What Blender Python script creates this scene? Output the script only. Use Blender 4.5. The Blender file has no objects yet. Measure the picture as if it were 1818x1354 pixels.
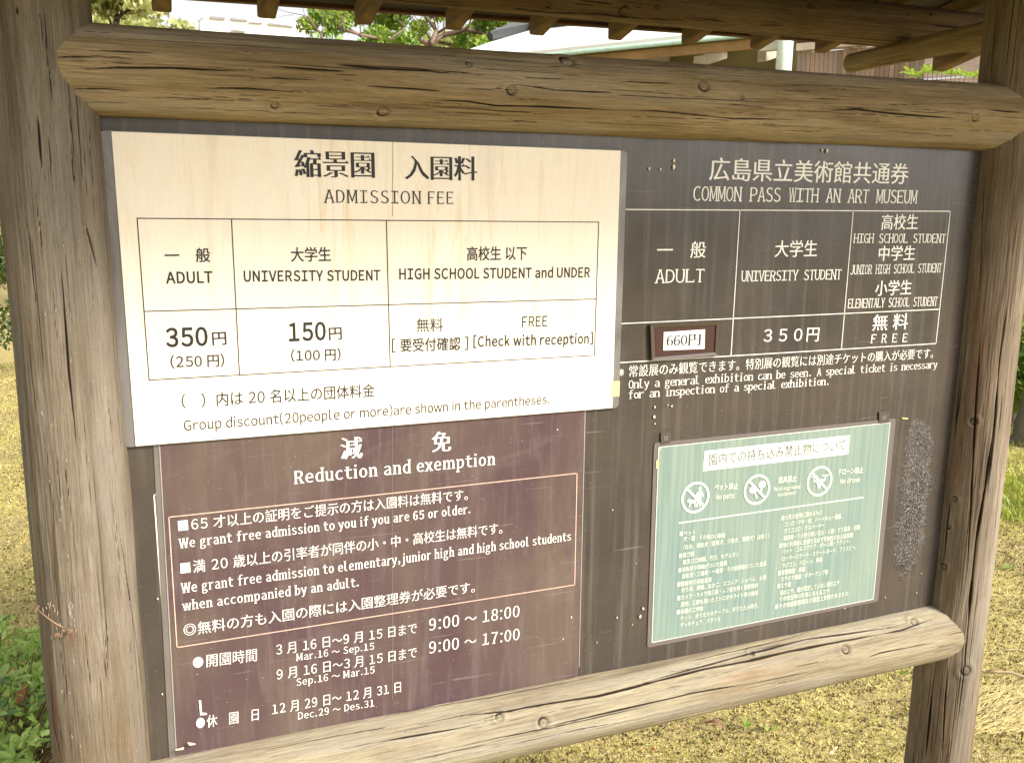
import bpy, bmesh, math, random
import numpy as np
from mathutils import Vector, Matrix
random.seed(7); RNG = np.random.default_rng(7)
scene = bpy.context.scene
COL = scene.collection

# ------------------------------------------------------------------ camera, sky, sun, exposure
EYE = np.array([0.0, -1.27, 1.55]); FOCAL = 1566.1; IW, IH = 1818, 1354
RC = np.array([[0.9327331, -0.0088942, -0.3604577],      # rows: camera right / down / forward
               [-0.0614506, 0.9811492, -0.1832213],      # columns: board right / down / depth
               [0.3552924, 0.1930469, 0.9146038]])
def w(v): return Vector((v[0], v[2], -v[1]))              # (right, down, depth) -> world
cam = bpy.data.cameras.new('camera'); cam_o = bpy.data.objects.new('camera', cam); COL.objects.link(cam_o)
right, down, fwd = w(RC[0]), w(RC[1]), w(RC[2])
M = Matrix((right, -down, -fwd)).transposed().to_4x4(); M.translation = Vector(EYE)
cam_o.matrix_world = M
cam.sensor_width = 36; cam.lens = 36 * FOCAL / IW; cam.clip_end = 2000; cam.clip_start = 0.02
scene.camera = cam_o

SUN_AZ, SUN_EL = math.radians(40), math.radians(34)       # azimuth measured from the camera side (-Y) towards +X
to_sun = Vector((math.sin(SUN_AZ) * math.cos(SUN_EL), -math.cos(SUN_AZ) * math.cos(SUN_EL), math.sin(SUN_EL)))
world = bpy.data.worlds.new('World'); scene.world = world; world.use_nodes = True
nt = world.node_tree; nt.nodes.clear()
sky = nt.nodes.new('ShaderNodeTexSky'); sky.sky_type = 'NISHITA'; sky.sun_disc = False
sky.sun_elevation = SUN_EL; sky.sun_rotation = math.atan2(to_sun.x, to_sun.y)
sky.air_density = 1.0; sky.dust_density = 4.0; sky.ozone_density = 1.0
hs = nt.nodes.new('ShaderNodeHueSaturation'); hs.inputs['Saturation'].default_value = 0.15; hs.inputs['Value'].default_value = 1.25
bg = nt.nodes.new('ShaderNodeBackground'); bg.inputs['Strength'].default_value = 0.11
wo = nt.nodes.new('ShaderNodeOutputWorld')
nt.links.new(sky.outputs[0], hs.inputs['Color']); nt.links.new(hs.outputs[0], bg.inputs['Color']); nt.links.new(bg.outputs[0], wo.inputs['Surface'])
sl = bpy.data.lights.new('sun', 'SUN'); sl.energy = 3.3; sl.angle = math.radians(14); sl.color = (1.0, 0.93, 0.80)
so = bpy.data.objects.new('sun', sl); COL.objects.link(so); so.rotation_euler = (-to_sun).to_track_quat('-Z', 'Y').to_euler()
so.location = (0, -5, 8)
vs = scene.view_settings; vs.view_transform = 'Standard'; vs.look = 'None'; vs.gamma = 1.0; vs.exposure = 1.0; vs.use_curve_mapping = False
scene.cycles.max_bounces = 6; scene.cycles.use_denoising = True

def ray(px, py):
    d = RC.T @ np.array([(px - IW / 2) / FOCAL, (py - IH / 2) / FOCAL, 1.0])
    return np.array([d[0], d[2], -d[1]])
def at(px, py, Y=0.0):
    d = ray(px, py); return Vector(EYE + d * (Y - EYE[1]) / d[1])
def on_ground(px, py, z=0.0):
    d = ray(px, py); return Vector(EYE + d * (z - EYE[2]) / d[2])
def on_plane(px, py, p, n):
    d = Vector(ray(px, py)); e = Vector(EYE); return e + d * ((p - e).dot(n) / d.dot(n))

# ------------------------------------------------------------------ helpers
def tag(o, label=None, cat=None, group=None, kind=None):
    if label: o['label'] = label
    if cat: o['category'] = cat
    if group: o['group'] = group
    if kind: o['kind'] = kind
    return o
def empty(name, loc, label=None, cat=None, group=None):
    o = bpy.data.objects.new(name, None); COL.objects.link(o); o.location = loc; o.empty_display_size = 0.1
    o['_w'] = 1; del o['_w']
    return tag(o, label, cat, group)
def link(name, me, mat=None, parent=None, world_coords=True):
    o = bpy.data.objects.new(name, me); COL.objects.link(o)
    if mat is not None and not me.materials: me.materials.append(mat)
    if parent is not None:
        o.parent = parent
        if world_coords:
            off = Vector((0, 0, 0)); p = parent
            while p is not None: off += p.location; p = p.parent
            o.location = -off
    return o
def recenter(o):
    """put a mesh object's origin at its centre of bottom, world position unchanged"""
    me = o.data; n = len(me.vertices); a = np.empty(n * 3); me.vertices.foreach_get('co', a); a = a.reshape(-1, 3)
    c = np.array([(a[:, 0].min() + a[:, 0].max()) / 2, (a[:, 1].min() + a[:, 1].max()) / 2, a[:, 2].min()])
    me.vertices.foreach_set('co', (a - c).ravel()); o.location = o.location + Vector(c); me.update(); return o
def mesh_np(name, V, F, smooth=False):
    me = bpy.data.meshes.new(name); V = np.asarray(V, dtype=np.float32); F = np.asarray(F, dtype=np.int32); k = F.shape[1]
    me.vertices.add(len(V)); me.vertices.foreach_set('co', V.ravel())
    me.loops.add(F.size); me.loops.foreach_set('vertex_index', F.ravel())
    me.polygons.add(len(F)); me.polygons.foreach_set('loop_start', np.arange(0, F.size, k, dtype=np.int32))
    if smooth: me.polygons.foreach_set('use_smooth', np.ones(len(F), dtype=bool))
    me.update(calc_edges=True); return me
class MB:
    def __init__(s): s.v = []; s.f = []
    def quad(s, a, b, c, d):
        n = len(s.v); s.v += [tuple(a), tuple(b), tuple(c), tuple(d)]; s.f.append((n, n + 1, n + 2, n + 3))
    def poly(s, pts):
        n = len(s.v); s.v += [tuple(p) for p in pts]; s.f.append(tuple(range(n, n + len(pts))))
    def prism(s, pts, off):
        """polygon pts (front, counter-clockwise seen from the front) extruded by vector off"""
        off = Vector(off); n = len(s.v); k = len(pts)
        s.v += [tuple(Vector(p)) for p in pts] + [tuple(Vector(p) + off) for p in pts]
        s.f.append(tuple(range(n, n + k))); s.f.append(tuple(range(n + 2 * k - 1, n + k - 1, -1)))
        for i in range(k):
            j = (i + 1) % k; s.f.append((n + i, n + k + i, n + k + j, n + j))
    def box(s, lo, hi):
        x0, y0, z0 = lo; x1, y1, z1 = hi
        s.prism([(x0, y0, z0), (x1, y0, z0), (x1, y0, z1), (x0, y0, z1)], (0, y1 - y0, 0))
    def obox(s, o, a, b, c):
        o, a, b, c = map(Vector, (o, a, b, c)); s.prism([o, o + a, o + a + b, o + b], c)
    def tube(s, pts, rad, k=8):
        pts = [Vector(p) for p in pts]; rings = []
        for i, p in enumerate(pts):
            t = (pts[min(i + 1, len(pts) - 1)] - pts[max(i - 1, 0)]).normalized()
            u = t.orthogonal().normalized() if i == 0 else (u0 - t * u0.dot(t)).normalized()
            u0 = u; v = t.cross(u); r = rad[i] if hasattr(rad, '__len__') else rad
            n = len(s.v); s.v += [tuple(p + (u * math.cos(a) + v * math.sin(a)) * r) for a in [2 * math.pi * q / k for q in range(k)]]; rings.append(n)
        for a, b in zip(rings, rings[1:]):
            for q in range(k): s.f.append((a + q, a + (q + 1) % k, b + (q + 1) % k, b + q))
        s.f.append(tuple(range(rings[0] + k - 1, rings[0] - 1, -1))); s.f.append(tuple(range(rings[-1], rings[-1] + k)))
    def mesh(s, name, smooth=False, bevel=0):
        me = bpy.data.meshes.new(name); me.from_pydata(s.v, [], s.f); me.update()
        bm = bmesh.new(); bm.from_mesh(me); bmesh.ops.recalc_face_normals(bm, faces=bm.faces)
        if bevel: bmesh.ops.bevel(bm, geom=list(bm.edges), offset=bevel, segments=1, affect='EDGES', clamp_overlap=True)
        bm.to_mesh(me); bm.free()
        if smooth: me.polygons.foreach_set('use_smooth', [True] * len(me.polygons))
        return me
    def build(s, name, mat, parent=None, smooth=False, bevel=0):
        return recenter(link(name, s.mesh(name, smooth, bevel), mat, parent))

# value noise for mesh relief
def _grid(seed): return np.random.default_rng(seed).random((128, 128)).astype(np.float32)
def vnoise(x, y, seed):
    g = _grid(seed); xi = np.floor(x).astype(int); yi = np.floor(y).astype(int); fx = x - xi; fy = y - yi
    fx = fx * fx * (3 - 2 * fx); fy = fy * fy * (3 - 2 * fy); a = lambda i, j: g[i % 128, j % 128]
    return (a(xi, yi) * (1 - fx) * (1 - fy) + a(xi + 1, yi) * fx * (1 - fy) + a(xi, yi + 1) * (1 - fx) * fy + a(xi + 1, yi + 1) * fx * fy) - 0.5

# ------------------------------------------------------------------ materials
class NT:
    def __init__(s, name):
        s.m = bpy.data.materials.new(name); s.m.use_nodes = True; s.t = s.m.node_tree; s.t.nodes.clear()
        s.out = s.t.nodes.new('ShaderNodeOutputMaterial'); s.b = s.t.nodes.new('ShaderNodeBsdfPrincipled')
        s.t.links.new(s.b.outputs[0], s.out.inputs[0])
    def n(s, typ, **kw):
        nd = s.t.nodes.new(typ)
        for k, v in kw.items():
            if hasattr(nd, k): setattr(nd, k, v)
        return nd
    def put(s, sock, val):
        if isinstance(val, bpy.types.NodeSocket): s.t.links.new(val, sock)
        else: sock.default_value = val
    def coord(s, kind='Object', scale=(1, 1, 1), rot=(0, 0, 0)):
        tc = s.n('ShaderNodeTexCoord'); mp = s.n('ShaderNodeMapping'); mp.inputs['Scale'].default_value = scale; mp.inputs['Rotation'].default_value = rot
        s.t.links.new(tc.outputs[kind], mp.inputs[0]); return mp.outputs[0]
    def noise(s, co, scale=1.0, detail=3.0, rough=0.55, dist=0.0):
        nd = s.n('ShaderNodeTexNoise'); s.put(nd.inputs['Vector'], co); nd.inputs['Scale'].default_value = scale
        nd.inputs['Detail'].default_value = detail; nd.inputs['Roughness'].default_value = rough; nd.inputs['Distortion'].default_value = dist; return nd.outputs[0]
    def ramp(s, fac, *stops):
        nd = s.n('ShaderNodeValToRGB'); e = nd.color_ramp.elements
        while len(e) < len(stops): e.new(0.5)
        for el, (p, c) in zip(e, stops): el.position = p; el.color = (c, c, c, 1) if not hasattr(c, '__len__') else (*c, 1)
        s.put(nd.inputs[0], fac); return nd.outputs[0]
    def mix(s, fac, a, b, mode='MIX'):
        nd = s.n('ShaderNodeMix'); nd.data_type = 'RGBA'; nd.blend_type = mode
        s.put(nd.inputs[0], fac)
        for i, v in ((6, a), (7, b)): s.put(nd.inputs[i], v if isinstance(v, bpy.types.NodeSocket) else (*v, 1))
        return nd.outputs[2]
    def math(s, op, a, b=0.0):
        nd = s.n('ShaderNodeMath'); nd.operation = op; s.put(nd.inputs[0], a); s.put(nd.inputs[1], b); return nd.outputs[0]
    def attr(s, name): nd = s.n('ShaderNodeAttribute'); nd.attribute_name = name; return nd.outputs['Fac']
    def bump(s, h, strength=0.3, dist=0.01, normal=None):
        nd = s.n('ShaderNodeBump'); s.put(nd.inputs['Height'], h); nd.inputs['Strength'].default_value = strength; nd.inputs['Distance'].default_value = dist
        if normal is not None: s.put(nd.inputs['Normal'], normal)
        return nd.outputs[0]
    def set(s, **kw):
        for k, v in kw.items():
            sock = s.b.inputs[k.replace('_', ' ')]
            if isinstance(v, tuple) and len(v) == 3: v = (*v, 1)
            s.put(sock, v)
        return s.m
def plain(name, col, rough=0.6, var=0.15, scale=20, stretch=(1, 1, 1), spec=0.5, bump=0.0):
    t = NT(name); nz = t.noise(t.coord('Object', stretch), scale, 4)
    c = t.mix(t.ramp(nz, (0.3, 0.0), (0.7, 1.0)), tuple(x * (1 - var) for x in col), tuple(min(1, x * (1 + var)) for x in col))
    t.set(Base_Color=c, Roughness=rough); t.b.inputs['Specular IOR Level'].default_value = spec
    if bump: t.set(Normal=t.bump(nz, bump, 0.002))
    return t.m

def wood_uv(name, pale, mid, dark, stain, stain_amt=0.5, red=0.0):
    """weathered round timber; UV = metres along the log, metres around it"""
    t = NT(name)
    fib = t.noise(t.coord('UV', (5, 210, 1)), 1.0, 4, 0.65, 0.25)
    fib2 = t.noise(t.coord('UV', (22, 900, 1)), 1.0, 3, 0.6)
    broad = t.noise(t.coord('UV', (1.6, 22, 1)), 1.0, 3, 0.6, 0.6)
    blot = t.noise(t.coord('UV', (3.5, 7, 1)), 1.0, 5, 0.6, 0.3)
    fine = t.noise(t.coord('UV', (260, 420, 1)), 1.0, 2, 0.5)
    c = t.mix(t.ramp(fib, (0.38, 0.0), (0.5, 0.6), (0.60, 1.0)), dark, mid)
    c = t.mix(t.ramp(broad, (0.36, 0.0), (0.66, 1.0)), c, pale)
    c = t.mix(t.math('MULTIPLY', t.ramp(blot, (0.44, 0.0), (0.66, 1.0)), stain_amt), c, stain)
    c = t.mix(t.math('MULTIPLY', t.ramp(fib2, (0.38, 1.0), (0.55, 0.0)), 0.6), c, tuple(x * 0.45 for x in mid))
    hair = t.noise(t.coord('UV', (3.2, 330, 1)), 1.0, 5, 0.7, 0.4)
    hairm = t.ramp(hair, (0.30, 1.0), (0.375, 0.0))
    pit = t.ramp(t.noise(t.coord('UV', (38, 520, 1)), 1.0, 3, 0.6), (0.30, 1.0), (0.40, 0.0))
    c = t.mix(t.math('MULTIPLY', hairm, 0.8), c, tuple(x * 0.2 for x in mid))
    grey = t.noise(t.coord('UV', (1.1, 16, 1)), 1.0, 4, 0.6, 0.4)
    c = t.mix(t.math('MULTIPLY', t.ramp(grey, (0.50, 0.0), (0.68, 1.0)), 0.45), c, (pale[0] * 0.78, pale[0] * 0.74, pale[0] * 0.66))
    c = t.mix(t.math('MULTIPLY', pit, 0.65), c, tuple(x * 0.3 for x in mid))
    pale_f = t.ramp(fine, (0.64, 0.0), (0.76, 1.0))
    c = t.mix(t.math('MULTIPLY', pale_f, 0.22), c, (0.55, 0.50, 0.42))
    c = t.mix(t.ramp(t.attr('rust'), (0.0, 0.0), (1.0, 0.75)), c, (0.16, 0.055, 0.022))
    c = t.mix(t.ramp(t.attr('crack'), (0.05, 0.0), (0.6, 1.0)), c, (0.020, 0.012, 0.008))
    t.set(Base_Color=c, Roughness=0.88); t.b.inputs['Specular IOR Level'].default_value = 0.25
    h = t.math('ADD', t.math('ADD', fib, t.math('MULTIPLY', fib2, 0.5)), t.math('MULTIPLY', hairm, -0.9))
    t.set(Normal=t.bump(h, 0.55, 0.0018)); return t.m
WOOD_TOP = wood_uv('weathered_timber_olive', (0.40, 0.315, 0.195), (0.285, 0.210, 0.115), (0.125, 0.083, 0.042), (0.190, 0.132, 0.050), 0.5)
WOOD_LOW = wood_uv('weathered_timber_straw', (0.35, 0.305, 0.205), (0.25, 0.207, 0.138), (0.115, 0.084, 0.053), (0.20, 0.150, 0.095), 0.5)
WOOD_POSTL = wood_uv('weathered_timber_grey', (0.232, 0.194, 0.150), (0.160, 0.127, 0.093), (0.066, 0.048, 0.032), (0.105, 0.070, 0.030), 0.6)
WOOD_POSTR = wood_uv('weathered_timber_brown', (0.262, 0.213, 0.155), (0.182, 0.136, 0.092), (0.072, 0.047, 0.030), (0.098, 0.060, 0.030), 0.6)
WOOD_DARK = wood_uv('dark_timber_brown', (0.26, 0.19, 0.115), (0.185, 0.125, 0.068), (0.085, 0.050, 0.026), (0.115, 0.062, 0.022), 0.6)  # darker brown timber for the purlins and ridge beam
def board_wood(name, a, b, scale=(3, 60, 60)):
    t = NT(name); f = t.noise(t.coord('Object', scale), 1.0, 4, 0.6, 0.3)
    t.set(Base_Color=t.mix(t.ramp(f, (0.35, 0.0), (0.65, 1.0)), a, b), Roughness=0.85, Normal=t.bump(f, 0.4, 0.002)); return t.m
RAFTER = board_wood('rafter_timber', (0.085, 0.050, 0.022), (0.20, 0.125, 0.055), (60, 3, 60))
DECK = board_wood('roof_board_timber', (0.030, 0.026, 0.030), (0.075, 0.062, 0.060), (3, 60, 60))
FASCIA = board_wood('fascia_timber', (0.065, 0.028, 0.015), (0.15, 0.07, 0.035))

# ------------------------------------------------------------------ round timbers
def make_log(name, p0, p1, r0, r1, mat, parent, seed, cracks=(), knots=(), rust=(), n_rand=30, ds=0.002, da=0.0010,
             dense=(None, None), bend=0.0, caps=True, rand_w=(0.0006, 0.0013), halfang=1.95):
    p0 = np.array(p0, float); p1 = np.array(p1, float); L = np.linalg.norm(p1 - p0); a = (p1 - p0) / L
    fr = np.array([0, -1.0, 0]) if abs(a[1]) < 0.7 else np.array([-1.0, 0, 0]); fr = fr - a * fr.dot(a); fr /= np.linalg.norm(fr); bi = np.cross(a, fr)
    d0 = 0 if dense[0] is None else dense[0]; d1 = L if dense[1] is None else dense[1]
    s = [np.linspace(0, d0, max(2, int(d0 / 0.03) + 1))[:-1]] if d0 > 0 else []
    s.append(np.linspace(d0, d1, int((d1 - d0) / ds) + 1))
    if d1 < L: s.append(np.linspace(d1, L, int((L - d1) / 0.03) + 2)[1:])
    s = np.concatenate(s); rm = (r0 + r1) / 2
    nf = int(2 * halfang * rm / da); th = np.concatenate([np.linspace(-math.pi, -halfang, 14)[:-1], np.linspace(-halfang, halfang, nf), np.linspace(halfang, math.pi, 14)[1:]])
    S, T = np.meshgrid(s, th, indexing='ij'); Rb = r0 + (r1 - r0) * S / L
    per = np.cos(T) * 1.3 + 7; per2 = np.sin(T) * 1.3 + 9
    R = Rb * (1 + 0.035 * vnoise(S * 3.1, per * 1.2, seed) + 0.03 * vnoise(S * 2.0, per2 * 1.2, seed + 1)) + 0.0016 * vnoise(S * 9, per * 3, seed + 2)
    TT = np.abs(T) ; edge = np.clip((math.pi - TT) / 0.3, 0, 1)
    R = R + edge * (0.0011 * vnoise(S * 5, T * 9 + 40, seed + 3) + 0.0007 * vnoise(S * 16, T * 34 + 80, seed + 4))
    crack = np.zeros_like(S); rst = np.zeros_like(S)
    def hit(px, py):
        """pixel -> (s, theta) on the log's surface"""
        d = ray(px, py); o = EYE - p0; d2 = d - a * d.dot(a); o2 = o - a * o.dot(a)
        A = d2.dot(d2); B = 2 * d2.dot(o2); C = o2.dot(o2) - rm * rm; q = B * B - 4 * A * C
        t = (-B - math.sqrt(max(q, 0))) / (2 * A); p = o + d * t; ss = p.dot(a); return ss, math.atan2(p.dot(bi), p.dot(fr))
    def carve(ss, tt, wd, dp, soft=1.0):
        ss = np.array(ss); tt = np.array(tt); o = np.argsort(ss); ss, tt = ss[o], tt[o]
        i0, i1 = np.searchsorted(s, [ss[0], ss[-1]])
        if i1 - i0 < 3: return
        sv = s[i0:i1]; u = (sv - ss[0]) / (ss[-1] - ss[0]); tc = np.interp(sv, ss, tt)
        tc = tc + 0.022 * vnoise(sv * 11, sv * 0 + 1.3, int(abs(tt[0]) * 999) % 97 + seed)
        prof = np.clip(np.sin(math.pi * np.clip(u, 0, 1)), 0, 1) ** 0.6 * (0.8 + 0.7 * vnoise(sv * 18, sv * 0 + int(abs(ss[0]) * 997) % 50, seed + 11))
        dd = np.abs(T[i0:i1] - tc[:, None]) * rm; ww = np.maximum(wd * prof, 0.00035)[:, None]
        c = np.clip(1.35 - dd / ww, 0, 1); c = c * np.clip(prof[:, None] * 1.6, 0, 1)
        crack[i0:i1] = np.maximum(crack[i0:i1], c * soft); R[i0:i1] -= dp * c * prof[:, None]
        lip = np.exp(-(dd / (ww * 2.6)) ** 2) * (1 - c); R[i0:i1] += 0.0003 * lip
    for pts, wd, dp in cracks:
        h = [hit(*p) for p in pts]; carve([q[0] for q in h], [q[1] for q in h], wd, dp)
    rr = random.Random(seed)
    for k in range(n_rand):
        s0 = rr.uniform(d0, d1); ln = rr.choice([0.05, 0.08, 0.13, 0.22, 0.35]); t0 = rr.uniform(-1.7, 1.7); dr = rr.uniform(-0.05, 0.05)
        n = 6; ss = [s0 + ln * i / (n - 1) for i in range(n)]; tt = [t0 + dr * i / n + rr.uniform(-0.015, 0.015) for i in range(n)]
        ss = [min(max(v, 0.001), L - 0.001) for v in ss]
        if ss[-1] - ss[0] > 0.02: carve(ss, tt, rr.uniform(*rand_w), 0.0012, rr.uniform(0.45, 0.9))
    for (px, py, kr) in knots:
        ks, kt = hit(px, py); d = np.hypot((S - ks), (T - kt) * rm); i = np.abs(d / kr - 1.0)
        ringw = np.where((S - ks) + (T - kt) * rm > 0, 0.30, 0.42)
        c = np.clip(1 - i / ringw, 0, 1); side = 0.45 + 0.45 * np.cos(np.arctan2((T - kt) * rm, S - ks) - (px % 6)); crack[:] = np.maximum(crack, c * np.clip(side, 0.30, 1.0) * 1.0)
        R += np.where(d < kr * 0.9, -0.0006, 0) + 0.0016 * np.exp(-((d / kr - 1.9) / 0.7) ** 2) - 0.0022 * c
        inner = np.clip(1 - d / (kr * 0.8), 0, 1); crack[:] = np.maximum(crack, 0.35 * inner * (vnoise(S * 900, T * 60, seed) + 0.6))
    for (px, py, ls, lt, am) in rust:
        ks, kt = hit(px, py); q = np.exp(-((S - ks) / ls) ** 2 - ((T - kt) * rm / lt) ** 2); rst[:] = np.maximum(rst, am * q * (0.55 + 1.3 * (vnoise(S * 30, T * 30, seed + 5) + 0.2)))
    if bend:
        mid = 4 * (S / L) * (1 - S / L) * bend
    else: mid = 0 * S
    P = p0 + a * S[..., None] + (np.cos(T) * R)[..., None] * fr + (np.sin(T) * R)[..., None] * bi + mid[..., None] * np.array([0, 0, 1.0])
    ns, ntn = S.shape; V = P.reshape(-1, 3); idx = np.arange(ns * ntn).reshape(ns, ntn)
    F = np.stack([idx[:-1, :-1], idx[:-1, 1:], idx[1:, 1:], idx[1:, :-1]], -1).reshape(-1, 4)
    if caps:
        nb = len(V); V = np.concatenate([V, [p0 - a * 0.0, p1 + mid[-1, 0] * np.array([0, 0, 1.0])]])
        e = [[nb, idx[0, j + 1], idx[0, j], nb] for j in range(ntn - 1)]
    me = mesh_np(name, V, F, True)
    n = len(V); at1 = me.attributes.new('crack', 'FLOAT', 'POINT'); buf = np.zeros(n, np.float32); buf[:ns * ntn] = crack.ravel(); at1.data.foreach_set('value', buf)
    at2 = me.attributes.new('rust', 'FLOAT', 'POINT'); buf = np.zeros(n, np.float32); buf[:ns * ntn] = np.clip(rst, 0, 1).ravel(); at2.data.foreach_set('value', buf)
    uv = me.uv_layers.new(name='UVMap'); UVv = np.zeros((n, 2), np.float32); UVv[:ns * ntn, 0] = S.ravel() + seed * 3.7; UVv[:ns * ntn, 1] = (T * rm).ravel() + seed * 1.3
    uv.data.foreach_set('uv', UVv[F.ravel()].ravel())
    if caps:                                              # end grain discs
        bm = bmesh.new(); bm.from_mesh(me); bm.verts.ensure_lookup_table()
        for ring, ctr in ((idx[0], nb), (idx[-1], nb + 1)):
            for j in range(ntn - 1):
                try: bm.faces.new((bm.verts[int(ctr)], bm.verts[int(ring[j])], bm.verts[int(ring[j + 1])]) if ctr == nb + 1 else (bm.verts[int(ctr)], bm.verts[int(ring[j + 1])], bm.verts[int(ring[j])]))
                except ValueError: pass
        bm.to_mesh(me); bm.free()
    return link(name, me, mat, parent)

# ================================================================== SETTING: ground
def ground_mat():
    t = NT('mossy_sand'); o1 = t.coord('Object')
    fine = t.noise(o1, 260, 3, 0.6); med = t.noise(o1, 60, 5, 0.7); big = t.noise(o1, 1.6, 4, 0.6); mid = t.noise(o1, 9, 4, 0.6)
    c = t.mix(t.ramp(med, (0.35, 0.0), (0.62, 1.0)), (0.24, 0.175, 0.055), (0.72, 0.60, 0.22))
    c = t.mix(t.math('MULTIPLY', t.ramp(fine, (0.40, 1.0), (0.53, 0.0)), 0.85), c, (0.085, 0.060, 0.025))
    c = t.mix(t.math('MULTIPLY', t.ramp(mid, (0.52, 0.0), (0.70, 1.0)), 0.45), c, (0.38, 0.36, 0.08))
    c = t.mix(t.math('MULTIPLY', t.ramp(big, (0.5, 0.0), (0.68, 1.0)), 0.55), c, (0.27, 0.19, 0.11))
    t.set(Base_Color=c, Roughness=0.95, Normal=t.bump(t.math('ADD', med, t.math('MULTIPLY', fine, 0.6)), 0.9, 0.012)); return t.m
u = np.linspace(-1, 1, 420); gx = np.sinh(u * 6.2) / np.sinh(6.2) * 400 + 0.8; gy = np.sinh(u * 6.2) / np.sinh(6.2) * 400 + 1.5
X, Y = np.meshgrid(gx, gy, indexing='ij'); near = np.exp(-((X - 1) ** 2 + (Y - 2) ** 2) / 60)
Z = near * (0.030 * vnoise(X * 1.1, Y * 1.1, 3) + 0.016 * vnoise(X * 7, Y * 7, 4) + 0.008 * vnoise(X * 25, Y * 25, 5))
idx = np.arange(420 * 420).reshape(420, 420)
F = np.stack([idx[:-1, :-1], idx[1:, :-1], idx[1:, 1:], idx[:-1, 1:]], -1).reshape(-1, 4)
tag(link('ground', mesh_np('ground', np.stack([X, Y, Z], -1).reshape(-1, 3), F, True), ground_mat()), 'pale mossy sand ground behind and below the notice board', None, None, 'structure')

# ================================================================== THE NOTICE BOARD
LX, RX = -0.133, 1.492                                    # post axes
board = empty('notice_board', ((LX + RX) / 2, 0, 0), 'roofed garden notice board of weathered round timbers with dark brown panel', 'notice board')
def cr(pts, wd=0.0014, dp=0.004): return (pts, wd, dp)

post_l = make_log('post', (LX, 0, -0.1), (LX + 0.004, 0, 2.06), 0.063, 0.0605, WOOD_POSTL, board, 11,
    cracks=[cr([(103, 400), (112, 520), (122, 660), (138, 800), (146, 900)], 0.0011, 0.003), cr([(152, 395), (164, 440), (172, 475)], 0.0013),
            cr([(210, 940), (228, 1050), (243, 1150), (258, 1300), (262, 1354)], 0.0014), cr([(88, 1190), (98, 1290), (112, 1354)], 0.0012),
            cr([(66, 200), (70, 260), (74, 300)], 0.0011), cr([(136, 140), (140, 210), (147, 330)], 0.0007, 0.001), cr([(185, 1160), (190, 1215)], 0.0012), cr([(28, 12), (30, 26)], 0.0016)],
    knots=[], rust=[(105, 1300, 0.10, 0.006, 0.6), (130, 1130, 0.012, 0.012, 0.5), (95, 1090, 0.02, 0.004, 0.6)], n_rand=80, dense=(0.75, 1.98), rand_w=(0.0003, 0.0007))
post_r = make_log('post', (RX, 0, -0.1), (RX, 0, 2.06), 0.064, 0.061, WOOD_POSTR, board, 12,
    cracks=[cr([(1795, 500), (1776, 640), (1768, 740), (1752, 850), (1733, 960), (1722, 1070), (1712, 1180), (1698, 1290), (1690, 1354)], 0.0026, 0.006),
            cr([(1742, 560), (1734, 690), (1728, 800), (1722, 930), (1716, 1030)], 0.0018), cr([(1706, 620), (1698, 740), (1694, 800)], 0.0015),
            cr([(1688, 880), (1680, 940), (1676, 1000)], 0.0016), cr([(1660, 1175), (1652, 1260), (1643, 1354)], 0.0022, 0.005), cr([(1625, 1180), (1615, 1270), (1606, 1330)], 0.0018),
            cr([(1683, 1170), (1676, 1280), (1672, 1354)], 0.0012), cr([(1752, 1150), (1738, 1250), (1728, 1340)], 0.0018), cr([(1690, 310), (1684, 430), (1680, 560)], 0.0010),
            cr([(1748, 300), (1742, 420), (1740, 520)], 0.0008), cr([(1768, 20), (1762, 90), (1757, 150)], 0.0012), cr([(1773, 700), (1762, 800), (1750, 900)], 0.0010), cr([(1700, 330), (1702, 480), (1712, 600)], 0.0007)],
    knots=[(1728, 748, 0.006), (1693, 885, 0.005), (1683, 935, 0.004), (1674, 1005, 0.006), (1714, 1190, 0.009)],
    rust=[(1740, 640, 0.08, 0.008, 0.75), (1697, 830, 0.07, 0.007, 0.6), (1733, 560, 0.05, 0.007, 0.5)], n_rand=70, dense=(0.35, 2.0), rand_w=(0.0004, 0.0009), da=0.0009)
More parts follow.
